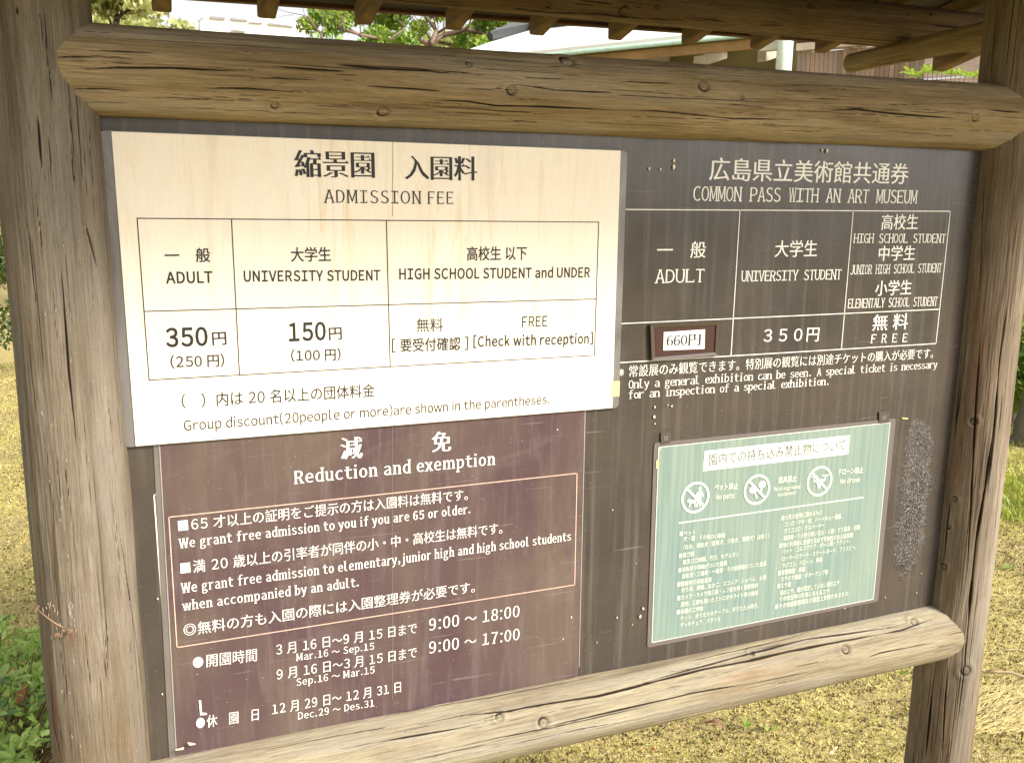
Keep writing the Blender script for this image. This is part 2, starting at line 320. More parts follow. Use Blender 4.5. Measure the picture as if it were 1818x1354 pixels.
rail_t = make_log('rail', (LX, -0.002, 1.7135), (RX + 0.01, -0.002, 1.722), 0.0545, 0.0590, WOOD_TOP, board, 13,
    cracks=[cr([(88, 101), (130, 100), (178, 101)], 0.0013), cr([(112, 160), (180, 160), (255, 163)], 0.0013), cr([(150, 89), (210, 90), (280, 93)], 0.0010),
            cr([(90, 120), (150, 122), (208, 119), (300, 120), (400, 125), (470, 123)], 0.0011), cr([(480, 117), (560, 123), (620, 127)], 0.0013), cr([(350, 158), (440, 158), (510, 163), (560, 162)], 0.0012),
            cr([(590, 114), (660, 120), (750, 125), (815, 132)], 0.0012), cr([(650, 153), (720, 158), (790, 163)], 0.0013), cr([(260, 174), (320, 176), (390, 177)], 0.0008),
            cr([(430, 140), (480, 139), (560, 142), (600, 143)], 0.0011), cr([(750, 177), (830, 180), (880, 188), (960, 190), (1060, 194), (1120, 198)], 0.0013),
            cr([(1100, 195), (1170, 198), (1235, 205), (1300, 212), (1390, 213), (1440, 214)], 0.0013), cr([(820, 158), (875, 160), (895, 152)], 0.0011), cr([(920, 151), (985, 160), (1040, 163), (1100, 164)], 0.0012),
            cr([(930, 138), (960, 139), (1000, 141)], 0.0006), cr([(1430, 200), (1520, 195), (1610, 204), (1690, 210), (1722, 216)], 0.0014), cr([(1440, 175), (1500, 177)], 0.0008),
            cr([(1740, 193), (1780, 198), (1815, 200)], 0.0014), cr([(1100, 145), (1200, 148)], 0.0010), cr([(1370, 160), (1450, 162)], 0.0005), cr([(1570, 185), (1640, 186)], 0.0006), cr([(1290, 185), (1360, 190)], 0.0008),
            cr([(760, 200), (840, 202), (900, 206)], 0.0006), cr([(900, 215), (955, 218)], 0.0006)],
    knots=[(488, 189, 0.0045), (680, 200, 0.0075), (908, 160, 0.0065), (1250, 152, 0.0085), (1317, 174, 0.0028), (1730, 209, 0.0060), (1006, 107, 0.010), (832, 114, 0.004), (1670, 148, 0.004), (1557, 216, 0.002)],
    n_rand=140, rand_w=(0.0003, 0.0008), bend=0.0)
rail_b = make_log('rail', (LX, -0.002, 0.6925), (RX + 0.02, -0.002, 0.6945), 0.0575, 0.0555, WOOD_LOW, board, 14,
    cracks=[cr([(800, 1296), (900, 1262), (965, 1250), (1060, 1235), (1150, 1212), (1250, 1186), (1330, 1172), (1400, 1155), (1500, 1137), (1600, 1118), (1680, 1090)], 0.0024, 0.006),
            cr([(1100, 1225), (1200, 1195), (1320, 1162), (1430, 1135), (1500, 1125), (1620, 1108)], 0.0020), cr([(275, 1345), (500, 1305), (680, 1270), (800, 1250), (870, 1238), (1000, 1212), (1080, 1195)], 0.0014),
            cr([(800, 1272), (905, 1262), (950, 1250)], 0.0014), cr([(800, 1325), (930, 1300), (1010, 1279), (1120, 1255), (1230, 1230), (1340, 1212), (1500, 1180)], 0.0014),
            cr([(600, 1330), (700, 1312), (800, 1295), (880, 1278)], 0.0014), cr([(900, 1322), (1000, 1300), (1100, 1280)], 0.0008), cr([(1500, 1183), (1560, 1160), (1660, 1140)], 0.0012),
            cr([(1200, 1178), (1300, 1155), (1400, 1132), (1470, 1110)], 0.0013), cr([(1550, 1075), (1590, 1082), (1640, 1078)], 0.0008), cr([(450, 1335), (600, 1305), (700, 1288)], 0.0010)],
    knots=[(886, 1273, 0.0055), (964, 1282, 0.0075), (1334, 1159, 0.0045), (1622, 1103, 0.0070), (1502, 1152, 0.008)],
    rust=[(1330, 1200, 0.05, 0.008, 0.6), (1300, 1228, 0.05, 0.006, 0.4), (1700, 1130, 0.03, 0.03, 0.2)], n_rand=60, rand_w=(0.0004, 0.0010))

# panel ------------------------------------------------------------
def panel_mat():
    t = NT('brown_enamel_panel'); co = t.coord('Object')
    blot = t.noise(co, 5, 5, 0.65); stre = t.noise(t.coord('Object', (70, 1, 2.2)), 1.0, 4, 0.6); spk = t.noise(co, 420, 2, 0.5)
    c = t.mix(t.ramp(blot, (0.35, 0.0), (0.65, 1.0)), (0.040, 0.034, 0.031), (0.062, 0.049, 0.041))
    c = t.mix(t.math('MULTIPLY', t.ramp(stre, (0.5, 0.0), (0.72, 1.0)), 0.35), c, (0.16, 0.14, 0.12))
    c = t.mix(t.ramp(spk, (0.755, 0.0), (0.775, 1.0)), c, (0.34, 0.31, 0.26))
    r = t.ramp(t.noise(co, 9, 4, 0.6), (0.3, 0.16), (0.7, 0.34))
    scr = t.ramp(t.noise(t.coord('Object', (9, 1, 260), (0, 0.5, 0)), 1.0, 2, 0.4, 0.6), (0.72, 0.0), (0.735, 1.0)); c = t.mix(t.math('MULTIPLY', scr, 0.2), c, (0.30, 0.27, 0.24))
    # bumpy film patch near the right edge; sun glitter painted in as pale specks
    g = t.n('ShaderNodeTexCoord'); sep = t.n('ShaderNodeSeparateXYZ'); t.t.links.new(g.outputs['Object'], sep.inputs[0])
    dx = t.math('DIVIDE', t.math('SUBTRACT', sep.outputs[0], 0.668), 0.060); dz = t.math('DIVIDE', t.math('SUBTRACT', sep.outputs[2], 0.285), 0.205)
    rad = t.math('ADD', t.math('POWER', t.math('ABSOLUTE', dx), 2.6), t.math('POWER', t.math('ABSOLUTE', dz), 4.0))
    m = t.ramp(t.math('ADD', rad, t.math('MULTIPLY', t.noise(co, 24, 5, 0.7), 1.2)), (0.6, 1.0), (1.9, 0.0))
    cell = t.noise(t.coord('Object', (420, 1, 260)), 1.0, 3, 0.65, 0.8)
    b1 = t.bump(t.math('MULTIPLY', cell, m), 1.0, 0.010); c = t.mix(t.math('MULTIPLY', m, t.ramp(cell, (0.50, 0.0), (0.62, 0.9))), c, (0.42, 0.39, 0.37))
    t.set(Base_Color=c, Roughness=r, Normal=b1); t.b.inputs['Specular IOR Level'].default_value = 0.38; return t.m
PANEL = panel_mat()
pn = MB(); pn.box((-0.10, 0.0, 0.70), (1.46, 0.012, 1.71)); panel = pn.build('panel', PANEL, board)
sh = MB(); sh.box((-0.10, 0.0125, 0.70), (1.46, 0.030, 1.71)); sh.build('back_panel', RAFTER, board)

# roof of the notice board ------------------------------------------------
make_log('purlin', (-0.42, 0.30, 1.929), (1.86, 0.30, 1.943), 0.041, 0.042, WOOD_DARK, board, 21, n_rand=50, ds=0.004, da=0.002, rand_w=(0.0012, 0.002), halfang=2.6,
    cracks=[cr([(880, 12), (970, 22), (1070, 26), (1140, 33), (1250, 38)], 0.0018)], knots=[(974, 10, 0.005), (1108, 20, 0.009), (1168, 14, 0.004), (1438, 10, 0.005), (1612, 25, 0.004), (1650, 26, 0.004)])
make_log('purlin', (-0.42, -0.30, 1.929), (1.86, -0.30, 1.943), 0.041, 0.042, WOOD_DARK, board, 22, n_rand=10, ds=0.01, da=0.006)
for x, sd in ((LX, 23), (RX, 24)):
    make_log('cross_arm', (x, -0.45, 1.889), (x, 0.44, 1.882), 0.029, 0.020, WOOD_TOP, board, sd, n_rand=16, ds=0.004, da=0.0022, halfang=2.8)
make_log('ridge_beam', (-0.42, 0, 2.10), (1.90, 0, 2.11), 0.04, 0.04, WOOD_DARK, board, 25, n_rand=5, ds=0.02, da=0.006)
SLOPE = 0.22; TAIL = 0.61
def eave_z(x): return 1.903 + 0.0195 * x
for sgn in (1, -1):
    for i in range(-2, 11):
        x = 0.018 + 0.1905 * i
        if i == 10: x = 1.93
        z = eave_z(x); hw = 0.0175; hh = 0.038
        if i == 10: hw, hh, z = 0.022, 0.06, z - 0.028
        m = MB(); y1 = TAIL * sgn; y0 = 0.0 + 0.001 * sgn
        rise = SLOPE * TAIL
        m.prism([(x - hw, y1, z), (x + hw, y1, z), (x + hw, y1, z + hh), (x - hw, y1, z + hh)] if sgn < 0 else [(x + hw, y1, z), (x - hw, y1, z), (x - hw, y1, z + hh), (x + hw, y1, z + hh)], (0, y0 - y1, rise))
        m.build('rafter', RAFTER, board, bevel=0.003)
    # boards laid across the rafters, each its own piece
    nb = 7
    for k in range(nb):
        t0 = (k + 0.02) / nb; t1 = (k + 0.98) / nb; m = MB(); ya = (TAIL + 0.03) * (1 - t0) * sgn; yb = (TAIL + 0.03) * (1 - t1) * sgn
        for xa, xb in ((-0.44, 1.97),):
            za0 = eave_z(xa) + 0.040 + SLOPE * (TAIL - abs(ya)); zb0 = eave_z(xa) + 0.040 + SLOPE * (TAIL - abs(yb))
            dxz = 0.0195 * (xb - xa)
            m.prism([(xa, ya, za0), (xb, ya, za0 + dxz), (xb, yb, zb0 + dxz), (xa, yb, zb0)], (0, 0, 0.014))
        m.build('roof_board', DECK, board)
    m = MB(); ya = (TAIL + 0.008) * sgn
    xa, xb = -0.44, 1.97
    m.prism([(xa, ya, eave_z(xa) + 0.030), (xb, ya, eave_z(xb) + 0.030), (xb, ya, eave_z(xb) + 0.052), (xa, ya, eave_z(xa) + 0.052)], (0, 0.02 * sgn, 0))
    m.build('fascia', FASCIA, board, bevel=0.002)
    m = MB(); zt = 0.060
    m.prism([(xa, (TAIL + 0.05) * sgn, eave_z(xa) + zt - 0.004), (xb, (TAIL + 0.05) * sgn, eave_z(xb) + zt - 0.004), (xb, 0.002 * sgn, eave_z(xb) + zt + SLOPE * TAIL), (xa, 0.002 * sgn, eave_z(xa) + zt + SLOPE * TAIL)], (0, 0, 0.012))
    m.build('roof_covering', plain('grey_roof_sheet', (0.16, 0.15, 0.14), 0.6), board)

# ================================================================== SIGNS AND LETTERING
def ink(name, col, rough=0.45):
    t = NT(name); nz = t.noise(t.coord('Object', (1, 1, 1)), 90, 3)
    t.set(Base_Color=t.mix(t.ramp(nz, (0.3, 0.0), (0.7, 1.0)), tuple(x * 0.88 for x in col), col), Roughness=rough); return t.m
INK = {'black': ink('black_print', (0.012, 0.011, 0.011), 0.6), 'white': ink('white_print', (0.80, 0.77, 0.72)), 'paint': ink('white_paint', (0.74, 0.71, 0.65)),
       'pink': ink('pale_pink_print', (0.62, 0.42, 0.34)), 'grey': ink('faded_grey_print', (0.13, 0.14, 0.11)), 'mint': ink('pale_mint_print', (0.56, 0.60, 0.50))}
STY = {  # offset x, offset y, serif
    'sans': (0.004, 0.004, 0), 'semi': (0.014, 0.012, 0), 'bold': (0.028, 0.022, 0), 'light': (0.006, 0.006, 0), 'thin': (0.003, 0.003, 0),
    'serif': (0.010, -0.012, 1), 'serifb': (0.028, -0.008, 1), 'serifl': (0.003, -0.010, 1), 'mincho': (0.003, -0.009, 1), 'minchob': (0.027, -0.010, 1), 'kai': (0.010, 0.0, 0)}
TXT = []                                                   # queue of (body, style, ink, owner, layer y, left, right, height, mode)
def T(owner, Yl, body, style, col, x0, y0, x1, y1, h, mode='j'): TXT.append((owner, Yl, body, style, col, x0, y0, x1, y1, h, mode))

def contours(cv, res=3):
    out = []
    for sp in cv.splines:
        bp = sp.bezier_points; n = len(bp); pts = []
        for i in range(n):
            a, b = bp[i], bp[(i + 1) % n]; p0, p1, p2, p3 = a.co, a.handle_right, b.handle_left, b.co
            pts.append((p0.x, p0.y))
            ch = (p3 - p0); ln = ch.length
            straight = ln < 1e-6 or (abs((p1 - p0).cross(ch).z) < 1e-3 * ln + 1e-6 and abs((p2 - p0).cross(ch).z) < 1e-3 * ln + 1e-6)
            if not straight:
                for k in range(1, res + 1):
                    t = k / (res + 1); q = p0 * (1 - t) ** 3 + p1 * 3 * t * (1 - t) ** 2 + p2 * 3 * t * t * (1 - t) + p3 * t ** 3; pts.append((q.x, q.y))
        c = [pts[0]]
        for p in pts[1:]:
            if abs(p[0] - c[-1][0]) + abs(p[1] - c[-1][1]) > 1e-4: c.append(p)
        if len(c) > 2 and abs(c[0][0] - c[-1][0]) + abs(c[0][1] - c[-1][1]) < 1e-4: c.pop()
        if len(c) > 2: out.append(np.array(c))
    return out
def area(c): x, y = c[:, 0], c[:, 1]; return 0.5 * np.sum(x * np.roll(y, -1) - np.roll(x, -1) * y)
def inside(p, c):
    x, y = c[:, 0], c[:, 1]; x2, y2 = np.roll(x, -1), np.roll(y, -1)
    m = (y > p[1]) != (y2 > p[1]); return np.count_nonzero(m & (p[0] < (x2 - x) * (p[1] - y) / np.where(y2 == y, 1e-9, y2 - y) + x)) % 2 == 1
def orient(cs):
    bb = [(c[:, 0].min(), c[:, 0].max(), c[:, 1].min(), c[:, 1].max()) for c in cs]; out = []
    for i, c in enumerate(cs):
        d = 0
        for j, e in enumerate(cs):
            if i != j and bb[j][0] <= bb[i][0] and bb[j][1] >= bb[i][1] and bb[j][2] <= bb[i][2] and bb[j][3] >= bb[i][3] and inside(c[0], e): d += 1
        want = 1 if d % 2 == 0 else -1
        out.append(c if area(c) * want > 0 else c[::-1])
    return out
def offset(c, ox, oy):
    e = np.roll(c, -1, 0) - c; ln = np.maximum(np.hypot(e[:, 0], e[:, 1]), 1e-9)[:, None]; e = e / ln
    n = np.stack([e[:, 1], -e[:, 0]], -1); pn_ = np.roll(n, 1, 0); m = n + pn_; q = np.maximum((m * m).sum(1) / 2, 0.45)[:, None]
    m = m / q; m = np.clip(m, -1.6, 1.6); return c + m * np.array([ox, oy])
def serifs(cs, th, ext):
    """small slabs at the flat ends of stems and arms"""
    out = []
    for c in cs:
        n = len(c)
        for i in range(n):
            a, b = c[i], c[(i + 1) % n]; p, q = c[i - 1], c[(i + 2) % n]
            dx, dy = b - a
            if abs(dy) < 0.003 and 0.04 < abs(dx) < 0.16:
                bot = dx > 0                               # counter-clockwise outer: bottom edge runs to the right
                s1, s2 = a[1] - p[1], q[1] - b[1]
                steep = abs(p[1] - a[1]) > abs(p[0] - a[0]) * 0.8 and abs(q[1] - b[1]) > abs(q[0] - b[0]) * 0.8
                same = (p[1] > a[1] and q[1] > a[1]) if bot else (p[1] < a[1] and q[1] < a[1])
                ok = abs(a[1]) < 0.004 or a[1] > 0.44 or a[1] < -0.15
                if not (steep and same and ok): continue
                x0, x1 = min(a[0], b[0]), max(a[0], b[0]); y = a[1]; left_only = (not bot) and (y < 0.62)
                xa, xb = x0 - ext, x1 + (0.0 if left_only else ext)
                out.append((xa, y if bot else y - th, xb, y + th if bot else y))
            elif abs(dx) < 0.003 and 0.04 < abs(dy) < 0.13 and dy > 0:
                if abs(p[1] - a[1]) < 0.003 and abs(q[1] - b[1]) < 0.003 and p[0] < a[0] - 0.1 and q[0] < a[0] - 0.1 and (a[1] < 0.004 or b[1] > 0.6):
                    y0, y1 = a[1], b[1]
                    if y0 < 0.1: y0, y1 = y0, y1 + 0.075
                    else: y0, y1 = y0 - 0.075, y1
                    out.append((a[0] - 0.03, y0, a[0] + 0.004, y1))
    return out
from mathutils.geometry import delaunay_2d_cdt
ROUND_L = set('CGOQcdegoqs0689('); ROUND_R = set('BDOPRbcdeopsS03568)'); DIAG_L = set('AVWXYTvwxyjt'); DIAG_R = set('AVWXYTvwxyrftLK')
def glyph_table(chars):
    objs = {}
    for ch in chars:
        c = bpy.data.curves.new('t', 'FONT'); c.body = chr(ord(ch) + 0xFEE0) if 33 <= ord(ch) <= 126 else ch
        o = bpy.data.objects.new('t', c); COL.objects.link(o); objs[ch] = o
    bpy.context.view_layer.update(); dg = bpy.context.evaluated_depsgraph_get(); tab = {}
    for ch, o in objs.items():
        cs = orient(contours(o.to_curve(dg), 2)); o.to_curve_clear(); xs = np.concatenate([c[:, 0] for c in cs]) if cs else np.array([0.0])
        tab[ch] = (cs, float(xs.min()), float(xs.max()))
    circ = lambda r_, s_: np.array([(0.5 + math.cos(q * math.tau / 28) * r_, 0.38 + s_ * math.sin(q * math.tau / 28) * r_) for q in range(28)])
    if '◎' in tab: tab['◎'] = ([circ(.42, 1), circ(.365, -1), circ(.27, 1), circ(.215, -1)], 0.08, 0.92)
    for o in objs.values(): d = o.data; bpy.data.objects.remove(o); bpy.data.curves.remove(d)
    return tab
def winding(P, cs):
    out = np.zeros(len(P), int)
    for c in cs:
        x0, y0 = c[:, 0][None], c[:, 1][None]; x1, y1 = np.roll(c[:, 0], -1)[None], np.roll(c[:, 1], -1)[None]; px, py = P[:, 0][:, None], P[:, 1][:, None]
        side = (x1 - x0) * (py - y0) - (px - x0) * (y1 - y0)
        out += ((y0 <= py) & (y1 > py) & (side > 0)).sum(1) - ((y0 > py) & (y1 <= py) & (side < 0)).sum(1)
    return out
def run_text():
    tab = glyph_table(sorted({ch for k in TXT for ch in k[2] if ch not in ' \u3000'}))
    fillc = {}
    def filled(ch, style):
        if (ch, style) in fillc: return fillc[(ch, style)]
        ox, oy, sf = STY[style]; cs, a, b = tab[ch]; latin = ord(ch) < 127
        sr = serifs(cs, 0.044, 0.072 + max(0, ox)) if (sf and latin) else []
        cs2 = [offset(c, ox, oy) for c in cs] + [np.array([(xa, ya), (xb, ya), (xb, yb), (xa, yb)]) for xa, ya, xb, yb in sr]
        if sf and not latin and style.startswith('mincho'):                      # small wedges at the right ends of level strokes
            for c in cs:
                n = len(c)
                for q in range(n):
                    p0, p1 = c[q], c[(q + 1) % n]; dx, dy = p1 - p0; pv, nx = c[q - 1], c[(q + 2) % n]
                    if abs(dx) < 0.004 and 0.03 < dy < 0.10 and pv[0] < p0[0] - 0.15 and nx[0] < p1[0] - 0.15:
                        cs2.append(np.array([(p0[0] - 0.085, p1[1] - 0.02), (p0[0] + 0.012, p1[1] - 0.02), (p0[0] - 0.03, p1[1] + 0.045)]))
        vs = [Vector((float(x), float(y))) for c in cs2 for x, y in c]; ed = []; n = 0
        for c in cs2: ed += [(n + q, n + (q + 1) % len(c)) for q in range(len(c))]; n += len(c)
        r = delaunay_2d_cdt(vs, ed, [], 0, 1e-5, False); V = np.array([(v.x, v.y) for v in r[0]]); Fq = np.array([f for f in r[2] if len(f) == 3])
        cen = V[Fq].mean(1); keep = winding(cen, cs2) > 0; fillc[(ch, style)] = (V, Fq[keep]); return fillc[(ch, style)]
    for (owner, Yl, body, style, col, x0, y0, x1, y1, h, mode) in TXT:
        pen = 0.0; parts = []; ox = STY[style][0]; serif = STY[style][2]
        for ch in body:
            if ch == ' ': pen += 0.5 if mode == 'm' else (0.34 if serif else 0.27); continue
            if ch == '\u3000': pen += 1.0; continue
            cs, a, b = tab[ch]; V, Fq = filled(ch, style)
            if ord(ch) < 127 and mode == 'm':
                wv = b - a; k = min(1.0, 0.43 / wv); parts.append((V, Fq, pen + 0.25 - (a + b) / 2 * k, k)); pen += 0.5
            elif ord(ch) < 127:
                lb = 0.045 if ch in ROUND_L else (0.012 if ch in DIAG_L else 0.075); rb = 0.045 if ch in ROUND_R else (0.012 if ch in DIAG_R else 0.075)
                if serif: lb, rb = lb + 0.028, rb + 0.028
                kx = 0.92 if ch.isalpha() else (0.96 if ch.isdigit() else 1.0)
                parts.append((V, Fq, pen + lb + ox - a * kx, kx)); pen += lb + rb + (b - a) * kx + 2 * ox
            else: parts.append((V, Fq, pen, 1.0)); pen += 1.0
        Vs = []; Fs = []; n = 0
        for V, Fq, dx, k in parts:
            Vs.append(np.stack([V[:, 0] * k + dx, V[:, 1]], -1)); Fs += (Fq + n).tolist(); n += len(V)
        a = np.concatenate(Vs); us = np.unique(np.array(Fs)); xmin, xmax = a[us, 0].min(), a[us, 0].max(); ymin, ymax = a[us, 1].min(), a[us, 1].max()
        A, B = at(x0, y0, Yl), at(x1, y1, Yl); um = (B - A); W = um.length; um.normalize(); up = Vector((-um.z, 0, um.x))
        xm, ym = (x0 + x1) / 2, (y0 + y1) / 2; H = at(xm, ym - h, Yl).z - at(xm, ym, Yl).z
        base, ref = (0.0, 0.733) if mode in 'bm' else (-0.07, 0.87)
        if mode == 'i': base, ref = ymin, ymax - ymin
        sx = W / (xmax - xmin); sy = H / ref
        P = np.array(A)[None] + ((a[:, 0] - xmin) * sx)[:, None] * np.array(um)[None] + ((a[:, 1] - base) * sy)[:, None] * np.array(up)[None]
        remap = -np.ones(len(a), int); remap[us] = np.arange(len(us))
        recenter(link('lettering', mesh_np('lettering', P[us], remap[np.array(Fs)]), INK[col], owner))

def strokes(owner, Yl, lines, col, width, name='table_rule'):
    """ruled lines, one mesh each: (x0,y0,x1,y1) in photograph pixels on the layer"""
    for (x0, y0, x1, y1) in lines:
        a, b = at(x0, y0, Yl), at(x1, y1, Yl); d = (b - a).normalized(); n = Vector((-d.z, 0, d.x)) * width / 2; d = d * width / 2
        m = MB(); m.prism([a - d - n, b + d - n, b + d + n, a - d + n], (0, 0.0003, 0)); m.build(name, INK[col], owner)
def quadpts(pts, Y): return [at(x, y, Y) for x, y in pts]
def rounded(pts, r=0.008, k=4):
    out = []; n = len(pts)
    for i in range(n):
        p = pts[i]; a = (pts[i - 1] - p).normalized(); b = (pts[(i + 1) % n] - p).normalized()
        for j in range(k + 1):
            t = j / k; q0 = p + a * r * (1 - t); q1 = p + b * r * t; out.append(p + a * r * (1 - t) ** 2 + b * r * t ** 2)
    return out
def sheet(name, pts, Y, th, mat, parent, r=0.0):
    """quad pts TL,TR,BR,BL (pixels) with its front at Y and thickness th"""
    q = quadpts(pts, Y); q = [q[3], q[2], q[1], q[0]]
    if r: q = rounded(q, r)
    m = MB(); m.prism(q, (0, th, 0)); return m.build(name, mat, parent)

# ---- lettering painted on the panel (right half and bits of the left)
PY = -0.0005
J = 'j'; B_ = 'b'
T(panel, PY, '広島県立美術館共通券', 'kai', 'paint', 1258.8, 320, 1611.5, 327, 37)
T(panel, PY, 'COMMON PASS WITH AN ART MUSEUM', 'serif', 'paint', 1230.3, 356.8, 1628, 361.6, 25, 'm')
T(panel, PY, '一　般', 'kai', 'paint', 1166, 458.5, 1252.7, 457.5, 28)
T(panel, PY, 'ADULT', 'serifl', 'paint', 1162, 503, 1249.7, 501, 24, 'm')
T(panel, PY, '大学生', 'kai', 'paint', 1374.8, 456.5, 1450, 455.3, 28)
T(panel, PY, 'UNIVERSITY STUDENT', 'serif', 'paint', 1315, 500, 1493, 496, 18.5, 'm')
T(panel, PY, '高校生', 'kai', 'paint', 1564, 408, 1629, 407, 26)
T(panel, PY, 'HIGH SCHOOL STUDENT', 'serif', 'paint', 1514.5, 431.5, 1678, 431.3, 16.5, 'm')
T(panel, PY, '中学生', 'kai', 'paint', 1559, 463, 1624, 461.5, 25)
T(panel, PY, 'JUNIOR HIGH SCHOOL STUDENT', 'serif', 'paint', 1509, 487.5, 1671, 483.4, 16.5, 'm')
T(panel, PY, '小学生', 'kai', 'paint', 1553, 525, 1617.5, 522.5, 25)
T(panel, PY, 'ELEMENTALY SCHOOL STUDENT', 'serif', 'paint', 1505, 547.5, 1663.4, 542.8, 16.5, 'm')
T(panel, PY, '無 料', 'kai', 'paint', 1548, 587, 1611, 584, 27)
T(panel, PY, 'F R E E', 'serifl', 'paint', 1545, 609, 1610, 607, 15.5, 'm')
T(panel, PY, '３５０円', 'sans', 'paint', 1355, 608.5, 1453, 605.5, 25)
T(panel, PY, '※常設展のみ観覧できます。特別展の観覧には別途チケットの購入が必要です。', 'mincho', 'paint', 1097.5, 670.5, 1656, 635.5, 18.5)
T(panel, PY, 'Only a general exhibition can be seen. A special ticket is necessary', 'serif', 'paint', 1116, 689.8, 1663.4, 653, 13.5, 'm')
T(panel, PY, 'for an inspection of a special exhibition.', 'serif', 'paint', 1116, 707.8, 1470.8, 683, 13.5, 'm')
strokes(panel, -0.0007, [(1108.5, 372, 1687.3, 375.2), (1100.9, 574.5, 1667.6, 548.9), (1097.7, 643.8, 1661.8, 609.8), (1108.5, 372, 1097.7, 643.8),
        (1313.8, 373.2, 1297.9, 630.6), (1515, 374.3, 1493.9, 618.6), (1687.3, 375.2, 1661.8, 609.8)], 'paint', 0.0016)
strokes(panel, -0.0007, [(283, 877.5, 273.5, 877.5), (273.5, 877.5, 294, 1165), (294, 1165, 301, 1165), (1036.5, 799, 1030.8, 1044)], 'paint', 0.0018, 'painted_line')
m = MB()
rs = random.Random(3)
for (x, y, s_) in [(1153, 299, 4), (1173, 301, 3), (1197, 286, 4), (1197, 296, 5), (1460, 266, 3), (1469, 267, 5), (1163, 722, 3), (1162, 740, 4), (1163, 752, 2), (1186, 719, 2), (1193, 721, 3), (1142, 1080, 4), (1137, 1094, 5),
                   (1172, 797, 2), (990, 762, 2), (1015, 1095, 3), (1096, 1096, 2), (1123, 1108, 2), (1060, 1140, 2), (1000, 1134, 2), (1088, 905, 2), (1130, 1000, 1.5), (280, 1063, 2), (288, 1232, 2), (1628, 1052, 2), (1636, 1018, 2), (1500, 1080, 2), (1572, 1060, 2)]:
    c0 = at(x, y, -0.0030); s0 = s_ * 0.00055
    pts = [c0 + Vector((math.cos(q) * s0 * rs.uniform(0.5, 1.2), 0, math.sin(q) * s0 * rs.uniform(0.6, 1.9))) for q in [k * math.tau / 7 for k in range(7)]]
    m.prism(pts, (0, 0.0012, 0))
tag(m.build('bird_and_paint_flecks', plain('pale_fleck', (0.62, 0.56, 0.42), 0.8), panel), kind='stuff')
m = MB(); m.prism([at(353, 1243, -0.0042), at(357, 1243, -0.0042), at(358.5, 1265, -0.0042), at(367, 1265.5, -0.0042), at(367.5, 1268, -0.0042), at(355.5, 1269, -0.0042)], (0, 0.0012, 0))
chip = m
for (x, y, wd, hh) in ((1607, 742, 5, 1.6),):
    a, b = at(x - wd, y, -0.0022), at(x + wd, y + 1, -0.0022); m2 = MB(); m2.prism([a - Vector((0, 0, .0012)), b - Vector((0, 0, .0012)), b + Vector((0, 0, .0012)), a + Vector((0, 0, .0012))], (0, 0.0012, 0))
    tag(m2.build('tape_scrap', plain('yellow_tape', (0.72, 0.56, 0.20), 0.5)), 'tiny yellow tape scrap on dark panel above the painted glitter patch', 'tape')

# ---- dark purple sheet, lower left
def dark_sheet_mat():
    t = NT('purple_brown_sheet'); co = t.coord('Object')
    blot = t.noise(t.coord('Object', (6, 1, 3)), 1.0, 4, 0.6, 0.5); stre = t.noise(t.coord('Object', (60, 1, 5)), 1.0, 5, 0.7, 0.6)
    spk = t.noise(co, 380, 2, 0.5)
    c = t.mix(t.ramp(blot, (0.40, 0.0), (0.62, 1.0)), (0.068, 0.040, 0.048), (0.098, 0.070, 0.060))
    c = t.mix(t.math('MULTIPLY', t.ramp(stre, (0.5, 0.0), (0.75, 1.0)), 0.26), c, (0.22, 0.18, 0.185))
    c = t.mix(t.ramp(spk, (0.73, 0.0), (0.755, 1.0)), c, (0.45, 0.40, 0.36))
    scr = t.ramp(t.noise(t.coord('Object', (7, 1, 240), (0, -0.35, 0)), 1.0, 2, 0.4, 0.7), (0.70, 0.0), (0.72, 1.0)); c = t.mix(t.math('MULTIPLY', scr, 0.2), c, (0.36, 0.30, 0.28))
    smu = t.ramp(t.noise(t.coord('Object', (2.2, 1, 5), (0, 0.4, 0)), 1.0, 5, 0.65, 0.8), (0.52, 0.0), (0.70, 1.0)); c = t.mix(t.math('MULTIPLY', smu, 0.30), c, (0.24, 0.19, 0.17))
    t.set(Base_Color=c, Roughness=t.ramp(t.noise(co, 14, 4), (0.3, 0.12), (0.7, 0.32))); return t.m
DS = empty('exemption_sign', at(650, 1200, -0.002), 'purple brown plastic sheet headed Reduction and exemption, on the lower left of the panel', 'sign')
DY = -0.0027
sheet('backing_strip', [(271.0, 765), (300, 765), (325, 1345), (300.6, 1345)], -0.0014, 0.0011, plain('grey_margin', (0.13, 0.115, 0.105), 0.35), DS)
sheet('sheet', [(281.8, 765), (1039, 700), (1026, 1200), (312.6, 1345)], -0.0022, 0.0007, dark_sheet_mat(), DS)
def clear_edge():
    t = NT('clear_plastic_edge'); t.set(Base_Color=(0.45, 0.42, 0.42), Roughness=0.25); return t.m
EDGE = clear_edge()
for (x0, y0, x1, y1) in ((1038.5, 729, 1027.5, 1184), (282, 785, 312, 1330)):
    a, b = at(x0, y0, -0.0024), at(x1, y1, -0.0024); m = MB(); m.prism([b, b + Vector((0.0013, 0, 0)), a + Vector((0.0013, 0, 0)), a], (0, 0.001, 0)); m.build('sheet_edge', plain('pale_edge', (0.30, 0.27, 0.26), 0.4), DS)
m = chip; m.build('paint_chip', INK['white'], DS)
T(DS, DY, '減', 'minchob', 'white', 604.3, 815.5, 644, 812.5, 38, 'i')
T(DS, DY, '免', 'minchob', 'white', 766, 802.5, 801, 799.8, 35.5, 'i')
T(DS, DY, 'Reduction and exemption', 'serifb', 'white', 522, 858.8, 879.3, 824.4, 22, B_)
